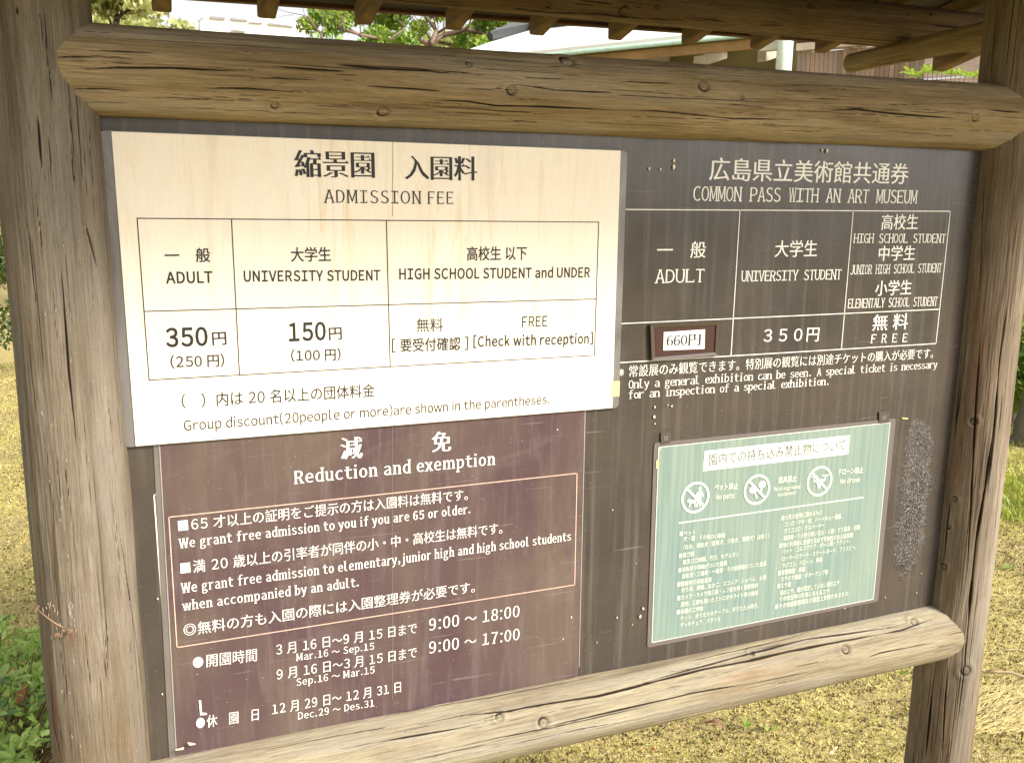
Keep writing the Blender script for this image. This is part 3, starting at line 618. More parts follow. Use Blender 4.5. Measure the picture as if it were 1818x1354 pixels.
strokes(DS, DY, [(299.7, 917.7, 1024.5, 839.9), (1024.5, 839.9, 1020.4, 1037.8), (1020.4, 1037.8, 314.3, 1148.8), (314.3, 1148.8, 299.7, 917.7)], 'pink', 0.0014, 'box_rule')
T(DS, DY, '■65 才以上の証明をご提示の方は入園料は無料です。', 'mincho', 'white', 316.8, 944, 830.6, 887, 20.5)
T(DS, DY, 'We grant free admission to you if you are 65 or older.', 'serifb', 'white', 317.4, 973.2, 835, 910.6, 16.2, B_)
T(DS, DY, '■満 20 歳以上の引率者が同伴の小・中・高校生は無料です。', 'mincho', 'white', 321, 1019.5, 891.7, 946.5, 20.5)
T(DS, DY, 'We grant free admission to elementary,junior high and high school students', 'serifb', 'white', 321.4, 1052.7, 1013.6, 958.7, 16.2, B_)
T(DS, DY, 'when accompanied by an adult.', 'serifb', 'white', 323.6, 1083.7, 636.9, 1040.2, 16.2, B_)
T(DS, DY, '◎無料の方も入園の際には入園整理券が必要です。', 'mincho', 'white', 326.7, 1129.5, 843, 1051, 20.5)
T(DS, DY, '●開園時間', 'mincho', 'white', 342.7, 1187, 456, 1172.5, 22)
T(DS, DY, '3 月 16 日～9 月 15 日まで', 'mincho', 'white', 490.6, 1163, 740, 1123.5, 19.5)
T(DS, DY, 'Mar.16 ～ Sep.15', 'serif', 'white', 525.8, 1172.7, 664, 1152, 12.5, B_)
T(DS, DY, '9:00 ～ 18:00', 'serif', 'white', 761.8, 1119, 922, 1094, 20.5, B_)
T(DS, DY, '9 月 16 日～3 月 15 日まで', 'mincho', 'white', 491.7, 1207, 740, 1166.5, 19.5)
T(DS, DY, 'Sep.16 ～ Mar.15', 'serif', 'white', 526.5, 1216.8, 665, 1194, 12.5, B_)
T(DS, DY, '9:00 ～ 17:00', 'serif', 'white', 761.8, 1159.7, 922, 1134.7, 20.5, B_)
T(DS, DY, '12 月 29 日～ 12 月 31 日', 'mincho', 'white', 483.6, 1268.8, 711.8, 1228, 19.5)
T(DS, DY, 'Dec.29 ～ Des.31', 'serif', 'white', 529.4, 1276.6, 664, 1253, 12.5, B_)
T(DS, DY, '●休　園　日', 'mincho', 'white', 348.6, 1294, 459.3, 1277.5, 21)
# thin joint running down through the sheet
strokes(DS, -0.0024, [(696.8, 755, 697, 1240)], 'grey', 0.0007, 'joint_line')

# ---- white admission sign
def white_mat():
    t = NT('white_sign_face'); co = t.coord('Object')
    dr = t.noise(t.coord('Object', (85, 1, 6)), 1.0, 5, 0.7, 0.5); blot = t.noise(t.coord('Object', (5, 1, 5)), 1.0, 4, 0.6, 0.3)
    msk = t.ramp(t.noise(t.coord('Object', (4, 1, 2.5)), 1.0, 3, 0.5), (0.40, 0.15), (0.56, 1.0))
    c = t.mix(t.ramp(blot, (0.35, 0.0), (0.65, 1.0)), (0.78, 0.69, 0.575), (0.81, 0.74, 0.64))
    c = t.mix(t.math('MULTIPLY', t.math('MULTIPLY', t.ramp(dr, (0.5, 0.0), (0.72, 1.0)), msk), 0.85), c, (0.64, 0.50, 0.28))
    ed = t.noise(t.coord('Object', (30, 1, 3)), 1.0, 4, 0.6, 1.0); c = t.mix(t.math('MULTIPLY', t.ramp(ed, (0.56, 0.0), (0.74, 1.0)), 0.5), c, (0.60, 0.50, 0.40))
    t.set(Base_Color=c, Roughness=t.ramp(dr, (0.4, 0.22), (0.7, 0.40))); return t.m
WS = empty('admission_sign', at(660, 790, -0.005), 'large white admission fee sign with black table, on a grey backing plate', 'sign')
t = NT('grey_backing_plate'); nzz = t.noise(t.coord('Object', (12, 1, 4)), 1.0, 5, 0.6, 2.0)
t.set(Base_Color=t.mix(t.ramp(nzz, (0.35, 0.0), (0.7, 1.0)), (0.105, 0.095, 0.095), (0.21, 0.195, 0.19)), Roughness=0.25)
sheet('backing_plate', [(175.8, 231.5), (1114, 268.5), (1098.3, 723.5), (219.5, 794.2)], -0.0060, 0.0030, t.m, WS, r=0.008)
sheet('white_face', [(197.8, 233.5), (1102, 267.6), (1087, 723.8), (241.0, 791.7)], -0.0075, 0.0014, white_mat(), WS)
WY = -0.0080
T(WS, WY, '縮景園', 'minchob', 'black', 523, 314.5, 666, 316, 46)
T(WS, WY, '入園料', 'minchob', 'black', 718, 319, 848, 321, 42)
T(WS, WY, 'ADMISSION FEE', 'serif', 'black', 574.6, 360.2, 804.6, 362.8, 23, B_)
strokes(WS, WY, [(243.5, 387.6, 1063, 394.5), (256.5, 552.8, 1057.4, 530.8), (264.8, 674.5, 1055.6, 630.6), (243.5, 387.6, 264.8, 674.5), (411, 389.3, 425.3, 664.5), (686, 391.5, 693, 650.6), (1063, 394.5, 1055.6, 630.6)], 'black', 0.0013)
T(WS, WY, '一　般', 'semi', 'black', 293, 466, 374, 465, 24)
T(WS, WY, 'ADULT', 'bold', 'black', 295, 503, 378, 501.5, 19.7, B_)
T(WS, WY, '大学生', 'semi', 'black', 516.5, 464.5, 588, 463.5, 24)
T(WS, WY, 'UNIVERSITY STUDENT', 'bold', 'black', 433, 499.8, 675.4, 497.5, 18.3, B_)
T(WS, WY, '高校生 以下', 'semi', 'black', 829, 462.5, 935.5, 461, 23)
T(WS, WY, 'HIGH SCHOOL STUDENT and UNDER', 'bold', 'black', 709, 495.8, 1047.5, 492, 17.8, B_)
T(WS, WY, '350', 'bold', 'black', 295, 615.5, 369.7, 612.7, 32, B_)
T(WS, WY, '円', 'semi', 'black', 377.5, 613.5, 402.8, 612, 23.5, 'i')
T(WS, WY, '（250 円）', 'semi', 'black', 303, 651.8, 398.6, 648.6, 18.3, B_)
T(WS, WY, '150', 'bold', 'black', 513, 605.3, 579, 602.8, 31, B_)
T(WS, WY, '円', 'semi', 'black', 584.5, 604.5, 607.5, 603, 22.5, 'i')
T(WS, WY, '（100 円）', 'semi', 'black', 517, 640.2, 605, 637.7, 17.3, B_)
T(WS, WY, '無料', 'thin', 'black', 739.4, 589.6, 787, 587.9, 23)
T(WS, WY, 'FREE', 'light', 'black', 927, 580.6, 971.8, 578.9, 18.5, B_)
T(WS, WY, '[ 要受付確認 ]', 'semi', 'black', 695.8, 625, 831, 620.5, 22)
T(WS, WY, '[Check with reception]', 'bold', 'black', 840.5, 615.5, 1052.8, 609, 17.3, B_)
T(WS, WY, '（　）内は 20 名以上の団体料金', 'light', 'black', 323, 724.5, 665.5, 704, 23)
T(WS, WY, 'Group discount(20people or more)are shown in the parentheses.', 'light', 'black', 326.8, 764.4, 976, 716.2, 17, B_)
strokes(WS, -0.0079, [(697.5, 251, 697, 384)], 'grey', 0.0006, 'joint_line')
m = MB(); q = quadpts([(1086.2, 677), (1100.5, 676.3), (1099.3, 703.5), (1085.2, 704.5)], -0.0083); m.prism([q[3], q[2], q[1], q[0]], (0, 0.0006, 0))
tag(m.build('tape_piece', plain('yellow_tape_strip', (0.80, 0.66, 0.25), 0.45)), 'pale yellow tape piece wrapped on the right edge of the white sign', 'tape')

# ---- price plate
PP = empty('price_plate', at(1216, 638, -0.003), 'small maroon framed plate with white price label 660 yen', 'price label')
t = NT('maroon_plastic'); t.set(Base_Color=(0.045, 0.018, 0.016), Roughness=0.25)
sheet('plate', [(1157, 578), (1276.5, 573), (1274, 629), (1159.5, 638.5)], -0.0045, 0.004, t.m, PP)
fm = plain('dark_bronze_frame', (0.060, 0.042, 0.028), 0.35); fr = [(1155, 576.5), (1278, 571.5), (1275, 630.5), (1157.5, 640.3)]; fi = [(1161, 582), (1272, 577), (1269.5, 625.5), (1163, 634.5)]
for i in range(4):
    j = (i + 1) % 4; a, b, c, d = at(*fr[i], -0.0075), at(*fr[j], -0.0075), at(*fi[j], -0.0065), at(*fi[i], -0.0065); m = MB(); m.prism([d, c, b, a], (0, 0.005, 0)); m.build('frame_bar', fm, PP)
sheet('label', [(1178.8, 589.7), (1251.8, 584.7), (1250.6, 619.2), (1177.6, 622)], -0.0055, 0.0008, plain('label_paper', (0.80, 0.79, 0.76), 0.6, 0.03), PP)
T(PP, -0.0059, '660円', 'serifb', 'black', 1183, 614.2, 1243.8, 611.2, 18, 'm')

# ---- teal laminated notice
TS = empty('prohibited_items_notice', at(1355, 1100, -0.003), 'laminated pale teal notice with three no-entry style pictograms, on the lower right of the panel', 'notice')
t = NT('laminate_margin'); t.set(Base_Color=(0.125, 0.105, 0.105), Roughness=0.18)
sheet('laminate', [(1161.3, 786), (1590.8, 742.5), (1559, 1067), (1149, 1149.5)], -0.0018, 0.0012, t.m, TS, r=0.006)
t = NT('teal_print'); bl = t.noise(t.coord('Object', (4, 1, 3)), 1.0, 4, 0.6); wv = t.noise(t.coord('Object', (160, 1, 4)), 1.0, 3, 0.5)
c = t.mix(t.ramp(bl, (0.35, 0.0), (0.65, 1.0)), (0.135, 0.200, 0.192), (0.180, 0.232, 0.188)); c = t.mix(t.math('MULTIPLY', t.ramp(wv, (0.4, 0.0), (0.7, 1.0)), 0.12), c, (0.6, 0.65, 0.6))
t.set(Base_Color=c, Roughness=t.ramp(bl, (0.3, 0.15), (0.7, 0.28)))
sheet('teal_paper', [(1169, 793.3), (1581, 749.5), (1551, 1063.5), (1156.8, 1140.7)], -0.0024, 0.0005, t.m, TS)
m = MB(); q = quadpts([(1169, 793.3), (1581, 749.5), (1551, 1063.5), (1156.8, 1140.7)], -0.0026)
for i in range(4):
    a, b = q[i], q[(i + 1) % 4]; d = (b - a).normalized(); n = Vector((d.z, 0, -d.x)) * 0.0013; m.prism([a + n, b + n, b, a] if True else [], (0, 0.0002, 0))
m.build('pale_paper_edge', INK['mint'], TS)
sheet('title_strip', [(1251.5, 800.5), (1509, 772.3), (1505.5, 806), (1248, 836)], -0.0029, 0.0004, plain('title_paper', (0.78, 0.79, 0.72), 0.4, 0.03), TS)
TY = -0.0032
T(TS, TY, '園内での持ち込み禁止物について', 'semi', 'grey', 1258, 826.5, 1501, 798.5, 19.5)
def ring(cx, cy, rpx, parent):
    c = at(cx, cy, TY); rx = (at(cx + rpx, cy, TY) - c).length; r = at(cx, cy - rpx * 1.03, TY).z - c.z; r = (r + 0.0) ; m = MB()
    N = 40; ri = r * 0.84
    for k in range(N):
        a0, a1 = math.tau * k / N, math.tau * (k + 1) / N
        m.quad(c + Vector((math.cos(a0) * ri, 0, math.sin(a0) * ri)), c + Vector((math.cos(a1) * ri, 0, math.sin(a1) * ri)), c + Vector((math.cos(a1) * r, 0, math.sin(a1) * r)), c + Vector((math.cos(a0) * r, 0, math.sin(a0) * r)))
    m.build('prohibition_ring', INK['mint'], parent)
    dvec = Vector((0.72, 0, -0.69)); nvec = Vector((0.69, 0, 0.72)) * r * 0.085; m = MB(); lift = Vector((0, -0.0004, 0))
    a, b = c - dvec * ri * 1.02 + lift, c + dvec * ri * 1.02 + lift; m.quad(a - nvec, b - nvec, b + nvec, a + nvec); m.build('prohibition_bar', INK['mint'], parent)
    return c, r
def blob(name, c, r, polys, parent):
    m = MB()
    for p in polys: m.poly([c + Vector((x * r, -0.0001 * (1 + polys.index(p)), y * r)) for x, y in p])
    return m.build(name, INK['mint'], parent)
def disc(x, y, r, n=12, sy=1.0): return [(x + math.cos(k * math.tau / n) * r, y + math.sin(k * math.tau / n) * r * sy) for k in range(n)]
c, r = ring(1234.8, 882.7, 27, TS)
blob('person_and_dog_pictogram', c, r, [disc(0.30, 0.53, 0.13), [(0.12, 0.36), (0.46, 0.36), (0.60, 0.02), (0.52, -0.02), (0.42, 0.18), (0.42, -0.62), (0.30, -0.62), (0.27, -0.1), (0.20, -0.62), (0.06, -0.62), (0.14, 0.0), (0.0, 0.02), (-0.02, 0.08)],
     [(-0.58, -0.15), (-0.50, -0.02), (-0.38, -0.10), (0.0, -0.12), (0.08, -0.02), (0.10, -0.2), (0.02, -0.28), (0.02, -0.6), (-0.05, -0.6), (-0.08, -0.36), (-0.34, -0.36), (-0.38, -0.6), (-0.46, -0.6), (-0.44, -0.28), (-0.6, -0.25)]], TS)
c, r = ring(1344, 868.7, 26, TS)
blob('racket_and_ball_pictogram', c, r, [disc(-0.30, 0.02, 0.30, 14, 0.8), [(-0.22, -0.16), (-0.10, -0.22), (0.10, -0.55), (0.0, -0.6)], disc(0.35, 0.30, 0.30, 14, 0.8), [(0.25, 0.08), (0.4, 0.06), (0.36, -0.22), (0.26, -0.2)], disc(-0.05, -0.42, 0.09)], TS)
c, r = ring(1455, 853.8, 26, TS)
blob('drone_pictogram', c, r, [[(-0.70, 0.38), (-0.16, 0.38), (-0.16, 0.30), (-0.38, 0.30), (-0.38, 0.10), (-0.2, 0.12), (0.2, 0.12), (0.38, 0.10), (0.38, 0.30), (0.16, 0.30), (0.16, 0.38), (0.70, 0.38), (0.70, 0.30), (0.48, 0.30), (0.48, 0.0), (0.24, -0.06), (0.16, -0.3), (-0.16, -0.3), (-0.24, -0.06), (-0.48, 0.0), (-0.48, 0.30), (-0.70, 0.30)], disc(0.0, -0.38, 0.13)], TS)
T(TS, TY, 'ペット禁止', 'bold', 'mint', 1267, 870, 1310, 867.5, 10.5)
T(TS, TY, 'No pets', 'bold', 'mint', 1270.4, 886.4, 1303, 883.3, 8.5, B_)
T(TS, TY, '遊具禁止', 'bold', 'mint', 1381, 857.3, 1413.7, 854.5, 10.5)
T(TS, TY, 'No playground', 'bold', 'mint', 1373.7, 871, 1420, 866.6, 6.6, B_)
T(TS, TY, 'equipment', 'bold', 'mint', 1380.5, 880.5, 1413, 877, 6, B_)
T(TS, TY, 'ドローン禁止', 'bold', 'mint', 1488.5, 843, 1532, 839, 10.5)
T(TS, TY, 'No drone', 'bold', 'mint', 1491.6, 858.7, 1526, 855, 8.5, B_)
strokes(TS, TY, [(1206, 928, 1532, 882.7)], 'mint', 0.0024, 'divider_rule')
def zz(x, y): return 1120 + x / 3.224, 740 + y / 3.224
for body, x0, y0, x1, y1 in [('■ペット', 278, 682, 368, 672), ('犬・猫　その他の小動物', 300, 712, 538, 690), ('（なお、補助犬（盲導犬、介助犬、聴導犬）は除く）', 300, 760, 790, 692), ('■銃刀類', 275, 808, 362, 795),
        ('銃及び刀剣類、竹刀、モデルガン', 297, 845, 617, 797), ('■自転車や車輪がついた遊具', 272, 890, 550, 848), ('自転車・三輪車・一輪車・その他車輪のついた遊具', 293, 925, 775, 850), ('■動植物の採取道具', 265, 972, 462, 943),
        ('釣り具、網類、虫かご、スコップ・ショベル、水筒', 288, 1005, 772, 930), ('■カメラ・カメラ用三脚・レフ板を除く撮影機材', 265, 1050, 727, 975), ('照明、三脚を用いたストロボやライト等の機材', 285, 1088, 727, 1018), ('■各種の工作物', 262, 1130, 412, 1108),
        ('テント、折りたたみテーブル、折りたたみ椅子、', 283, 1168, 730, 1090), ('デッキチェア、パラソル', 283, 1205, 512, 1168),
        ('■火気の使用に関わるもの', 862, 592, 1095, 558), ('コンロ・マキ・炭、バーベキュー機器、', 880, 628, 1208, 580), ('ガスコンロ・ガスバーナー', 875, 668, 1105, 632), ('爆発物・引火性の高い花火・火器・ガス器具・油類', 873, 708, 1310, 642),
        ('■他の利用者に危害を及ぼす可能性のある遊具類', 850, 750, 1270, 688), ('バット・ゴルフクラブ・ボール類・ラケット、', 865, 785, 1255, 720), ('ローラースケート・スケートボード、フリスビー、', 865, 825, 1290, 757), ('ラジコン、ドローン、凧等', 865, 865, 1095, 828),
        ('■音響機器・楽器', 842, 907, 997, 882), ('カラオケ機器・ギターアンプ等', 858, 942, 1127, 900), ('■エサ類', 838, 980, 915, 970), ('鳩のエサ、種が同定していない種のエサ', 853, 1020, 1193, 960), ('その他生物の生育に与えるエサ', 850, 1055, 1135, 1008), ('■その他庭園管理及び運営上支障のあるもの', 825, 1100, 1243, 1022)]:
    T(TS, TY, body, 'semi', 'mint', *zz(x0, y0), *zz(x1, y1), 8.4)
for (x, y, tilt, lab) in ((1182.5, 777.5, 3, 'small clear sticker tab at the top left corner of the teal notice'), (1570, 741, 2, 'small clear sticker tab at the top right corner of the teal notice')):
    m = MB(); q = quadpts([(x - 9, y - 10), (x + 9, y - 12), (x + 8.5, y + 9), (x - 9, y + 11)], -0.0031); m.prism(rounded([q[3], q[2], q[1], q[0]], 0.003), (0, 0.0004, 0))
    e = empty('sticker_tab', at(x, y + 10, -0.003), lab, 'sticker', 'clear sticker tabs on the teal notice'); m.build('film', plain('clear_tab_film', (0.072, 0.060, 0.055), 0.2), e)
    m = MB()
    for k in range(4): m.poly([at(x, y, -0.0034) + Vector((dx * 0.0035 + 0.0022 * (1 if k in (0, 3) else -1), 0, dz * 0.0035 + 0.0022 * (1 if k < 2 else -1))) for dx, dz in disc(0, 0, 0.6, 8)])
    m.build('clover_mark', plain('clover_grey', (0.12, 0.11, 0.10), 0.4), e)
for (x, y, a_, b_) in ((1166.5, 823, 2.0, 9),):
    m = MB(); m.prism([at(x - a_, y + b_, -0.0032), at(x + a_, y + b_ * 0.8, -0.0032), at(x + a_ * 0.9, y - b_, -0.0032), at(x - a_ * 0.6, y - b_ * 0.6, -0.0032)], (0, 0.0006, 0))
    tag(m.build('tape_scrap', plain('old_tape', (0.62, 0.45, 0.17), 0.6)), 'torn yellowed tape scrap on the left edge of the teal notice', 'tape')
run_text()

# little dry bits resting on the lower rail at the panel foot
for (x, y, k) in ((318, 1331, 0), (343, 1322, 1)):
    p = at(x, y, -0.012); m = MB(); rs = random.Random(k); pts = [p + Vector((rs.uniform(-.010, .010), rs.uniform(-.006, .003), rs.uniform(-.001, .005))) for _ in range(3)]
    m.prism([pts[0], pts[1], pts[2]], (0.0, 0.0015, 0.001))
    tag(m.build('leaf_fragment', plain('dry_leaf_white', (0.70, 0.58, 0.38), 0.7)), ['flat pale leaf fragment in the lower left corner of the panel', 'upright pale leaf fragment on the lower rail under the purple sheet'][k], 'leaf')
# dried twig with cobweb on the left post
m = MB(); pts = []
def lpost(px, py, lift=0.002):
    d = ray(px, py); o = EYE - np.array([LX, 0, 0]); A = d[0] ** 2 + d[1] ** 2; B = 2 * (d[0] * o[0] + d[1] * o[1]); C = o[0] ** 2 + o[1] ** 2 - (0.063 + lift) ** 2
    q = max(B * B - 4 * A * C, 0); return Vector(EYE + d * (-B - math.sqrt(q)) / (2 * A))
m.tube([lpost(62, 1075), lpost(72, 1086), lpost(85, 1097), lpost(100, 1107, .004), lpost(112, 1113, .004)], [0.0006, 0.001, 0.0009, 0.001, 0.0006], 6)
tw = m.build('dried_twig', plain('dry_twig', (0.26, 0.16, 0.09), 0.8), None, True); tag(tw, 'thin dried tendril with curled brown leaf bits stuck on the left post', 'twig')
for (x, y, s_) in ((66, 1078, 5), (103, 1126, 6), (124, 1120, 6), (113, 1118, 4)):
    m = MB(); c = lpost(x, y, 0.004); rs = random.Random(x)
    for k in range(4):
        pts = [c + Vector((rs.uniform(-1, 1), rs.uniform(-.5, .3), rs.uniform(-1, 1))) * s_ * 0.0007 for _ in range(4)]; m.poly(pts)
    m.build('curled_leaf', plain('dry_curled_leaf', (0.17, 0.09, 0.055), 0.85), tw)
m = MB(); rs = random.Random(5)
for k in range(46):
    x = rs.choice([rs.gauss(86, 12), rs.gauss(128, 5), rs.gauss(118, 22)]); y = rs.uniform(400, 1340) if k > 25 else rs.uniform(1060, 1130)
    x = min(max(x, 60 if y > 800 else 30), 235); a = lpost(x, y, 0.0018); b = lpost(x + rs.uniform(-2, 2), y + rs.uniform(3, 9), 0.0018); n = Vector((0.00035, 0, 0)); m.quad(a - n, b - n, b + n, a + n)
tag(m.build('pale_fibres', plain('pale_fibre', (0.32, 0.28, 0.22), 0.8), post_l), kind='stuff')

# ================================================================== BEHIND: the garden building on the right
fence_n = Vector((-0.8137, -0.5813, 0)); fdir = Vector((-0.5813, 0.8137, 0))      # facade looks towards -n... runs away to the left
P0 = at(1340, 60, 5.0); P0z = P0.z
GB = empty('garden_pavilion', (P0.x, P0.y, 0), 'low timber garden pavilion with bright metal roof and pale green downpipe behind the board', 'building')
def ez(px, py): return on_plane(px, py, P0, fence_n)
gutter = plain('pale_green_gutter', (0.30, 0.42, 0.36), 0.4); brownf = plain('brown_eave_timber', (0.30, 0.18, 0.08), 0.7, 0.25, 6)
E0 = ez(1383, 57); E1 = E0 + fdir * 11; E1.z = E0.z
inn = -fence_n
up_r = (inn * 1.0 + Vector((0, 0, 0.36))).normalized(); nr = fdir.cross(up_r).normalized()
rp = [on_plane(x, y, E0, nr) for x, y in ((640, 118), (800, 108), (870, 84), (940, 63), (1085, 45), (1240, 24), (1383, 8), (1383, 56), (990, 96.5), (700, 127))]
m = MB(); m.prism(rp, (0, 0, 0.05)); m.build('roof', plain('pale_metal_roof', (0.80, 0.80, 0.76), 0.5, 0.04, 3), GB)
cap = [on_plane(x, y, E0, nr) for x, y in ((800, 106), (870, 83), (940, 61), (1085, 43))]
m = MB(); m.tube([p + Vector((0, 0, 0.10)) for p in cap[1:]] , [0.05, 0.10, 0.20], 6); m.build('ridge_cap', plain('dark_ridge', (0.03, 0.035, 0.035), 0.6), GB)
m = MB(); m.tube([E0 + fdir * 0 , E0 + fdir * 11], 0.022, 8); m.build('gutter', gutter, GB, True)
m = MB(); m.obox(E0 + inn * 0.06 + Vector((0, 0, -0.10)), fdir * 11, Vector((0, 0, 0.075)), inn * 0.03); m.build('fascia', brownf, GB)
for k in range(16):
    o = E0 + inn * 0.09 + fdir * (0.12 + 0.55 * k) + Vector((0, 0, -0.20)); m = MB(); m.obox(o, fdir * 0.07, Vector((0, 0, 0.09)), inn * 0.6 + Vector((0, 0, 0.15))); m.build('rafter_end', plain('pale_rafter_end', (0.34, 0.29, 0.22), 0.8), GB)
m = MB(); m.obox(E0 + inn * 0.75 + Vector((0, 0, -E0.z + 0.0)), fdir * 11, Vector((0, 0, E0.z + 0.14)), inn * 0.15); m.build('wall', plain('olive_plaster_wall', (0.17, 0.15, 0.07), 0.9, 0.12, 4), GB)
m = MB(); m.obox(E0 + inn * 0.40 + Vector((0, 0, -0.46)), fdir * 11, Vector((0, 0, 0.10)), inn * 0.10); m.build('wall_beam', brownf, GB)
pb = ez(1396, 100) - inn * 0.05
m = MB(); m.tube([Vector((pb.x, pb.y, 0)), Vector((pb.x, pb.y, 2.6)), Vector((pb.x, pb.y, pb.z + 0.35))], 0.062, 12)
m.build('downpipe', plain('pale_green_pipe', (0.62, 0.70, 0.60), 0.4, 0.08), GB, True)
m = MB(); m.obox(Vector((pb.x, pb.y, pb.z + 0.05)) + fdir * 0.0 , fdir * 0.20, Vector((0, 0, 0.07)), inn * 0.08); m.build('pipe_bracket', plain('pale_bracket', (0.60, 0.58, 0.50), 0.5), GB)
# timber plank wall right of the pipe
PW = empty('plank_fence', Vector((ez(1500, 120).x, ez(1500, 120).y, 0)), 'weathered vertical plank fence right of the pale green downpipe', 'fence')
A0 = ez(1408, 100) + inn * 0.12; A1 = ez(1636, 120) + inn * 0.12; dv = (A1 - A0); dv.z = 0; LN = dv.length; dv.normalize(); npk = 27
plk = [plain('fence_plank_%s' % n, c_, 0.85, 0.3, 3, (20, 20, 1)) for n, c_ in (('rosy', (0.34, 0.235, 0.185)), ('grey', (0.29, 0.225, 0.19)), ('brown', (0.24, 0.165, 0.12)))]
ztop = A0.z + 0.045; pm = MB(); pm.obox((0, 0, 0), dv * (LN / npk * 0.92), Vector((0, 0, ztop)), inn * 0.025); pmesh = [pm.mesh('plank') for _ in range(3)]
for i_, me_ in enumerate(pmesh): me_.materials.append(plk[i_])
for k in range(npk):
    o = bpy.data.objects.new('plank', random.choice(pmesh)); COL.objects.link(o); o.parent = PW; p = A0 + dv * (LN / npk * k); o.location = Vector((p.x, p.y, random.uniform(-0.01, 0.0))) - PW.location
for dz, hgt, mat_ in ((0.050, 0.055, plain('pink_coping', (0.50, 0.40, 0.33), 0.7)), (0.110, 0.02, plain('dark_batten', (0.03, 0.025, 0.02), 0.8)), (0.132, 0.06, plain('rose_board', (0.46, 0.34, 0.28), 0.8))):
    m = MB(); m.obox(Vector((A0.x, A0.y, A0.z + dz)) - inn * 0.05, dv * LN * 0.9, Vector((0, 0, hgt)), inn * 0.10); m.build('top_board', mat_, PW)
SW = empty('siding_wall', Vector((ez(1690, 120).x, ez(1690, 120).y, 0)), 'pinkish horizontal board wall right of the vertical planks, behind the leaf tips', 'wall')
B0 = ez(1636, 120) + inn * 0.10; dvl = dv; bs = plain('pink_siding', (0.50, 0.385, 0.33), 0.8, 0.25, 4, (1, 1, 20))
for k in range(20):
    m = MB(); m.obox(Vector((B0.x, B0.y, 0.18 * k)), dvl * 1.0, Vector((0, 0, 0.165)), inn * 0.03); m.build('board', bs, SW)

# ================================================================== vegetation
LEAFM = {}
def leaf_mat(name, a, b, trans=0.25):
    t = NT(name); oi = t.n('ShaderNodeObjectInfo'); nz = t.noise(t.coord('Object'), 3.0, 3); hi = t.noise(t.coord('Object'), 40, 2)
    c = t.mix(t.ramp(t.math('ADD', t.math('MULTIPLY', nz, 0.5), t.math('MULTIPLY', hi, 0.5)), (0.40, 0.0), (0.60, 1.0)), a, b)
    t.set(Base_Color=c, Roughness=0.5); t.b.inputs['Transmission Weight'].default_value = 0.0
    tr = t.n('ShaderNodeBsdfTranslucent'); t.put(tr.inputs[0], c); mx = t.n('ShaderNodeMixShader'); mx.inputs[0].default_value = trans
    t.t.links.new(t.b.outputs[0], mx.inputs[1]); t.t.links.new(tr.outputs[0], mx.inputs[2]); t.t.links.new(mx.outputs[0], t.out.inputs[0]); return t.m
def leaf_cloud(name, centres, n, size, mat, parent, seed, flat=0.6, kind='stuff'):
    """centres: list of (centre, radius); n small leaf faces spread through the blobs"""
    r = np.random.default_rng(seed); w_ = np.array([c[1] ** 2 for c in centres]); w_ = w_ / w_.sum(); ci = r.choice(len(centres), n, p=w_)
    C = np.array([tuple(c[0]) for c in centres])[ci]; Rd = np.array([c[1] for c in centres])[ci]
    d = r.normal(size=(n, 3)); d /= np.linalg.norm(d, axis=1)[:, None]; P = C + d * (Rd * r.random(n) ** 0.45)[:, None] * np.array([1, 1, flat])
    a = r.normal(size=(n, 3)); a /= np.linalg.norm(a, axis=1)[:, None]; b = np.cross(a, r.normal(size=(n, 3))); b /= np.linalg.norm(b, axis=1)[:, None]
    s_ = (size * (0.6 + 0.8 * r.random(n)))[:, None]; V = np.stack([P - a * s_, P - b * s_ * 0.45, P + a * s_, P + b * s_ * 0.45], 1).reshape(-1, 3)
    F = np.arange(n * 4).reshape(n, 4); o = link(name, mesh_np(name, V, F), mat, parent); recenter(o)
    if kind: o['kind'] = kind
    return o
def branch(m, p, d, ln, r, depth, rs, tips, bend=0.35):
    pts = [p]; rad = [r]; n = 5; q = p.copy(); dd = d.normalized()
    for k in range(n):
        dd = (dd + Vector((rs.uniform(-1, 1), rs.uniform(-1, 1), rs.uniform(-0.6, 0.8))) * bend).normalized(); q = q + dd * ln / n; pts.append(q.copy()); rad.append(r * (1 - 0.55 * (k + 1) / n))
    m.tube(pts, rad, 6); tips.append(q.copy())
    if depth > 0:
        for _ in range(3):
            i = rs.randint(2, n); branch(m, pts[i], (dd + Vector((rs.uniform(-1, 1), rs.uniform(-1, 1), rs.uniform(-.5, .7))) * 0.9), ln * 0.62, rad[i] * 0.7, depth - 1, rs, tips, bend)
bark = plain('dark_bark', (0.055, 0.035, 0.025), 0.9, 0.3, 15); barkp = plain('pinkish_bark', (0.17, 0.11, 0.085), 0.9, 0.3, 15)
L_pale = leaf_mat('pale_yellow_foliage', (0.30, 0.34, 0.10), (0.48, 0.48, 0.20), 0.45); L_green = leaf_mat('bright_green_foliage', (0.10, 0.24, 0.02), (0.34, 0.42, 0.07), 0.4)
L_dark = leaf_mat('dark_green_foliage', (0.03, 0.06, 0.012), (0.12, 0.16, 0.03), 0.25)

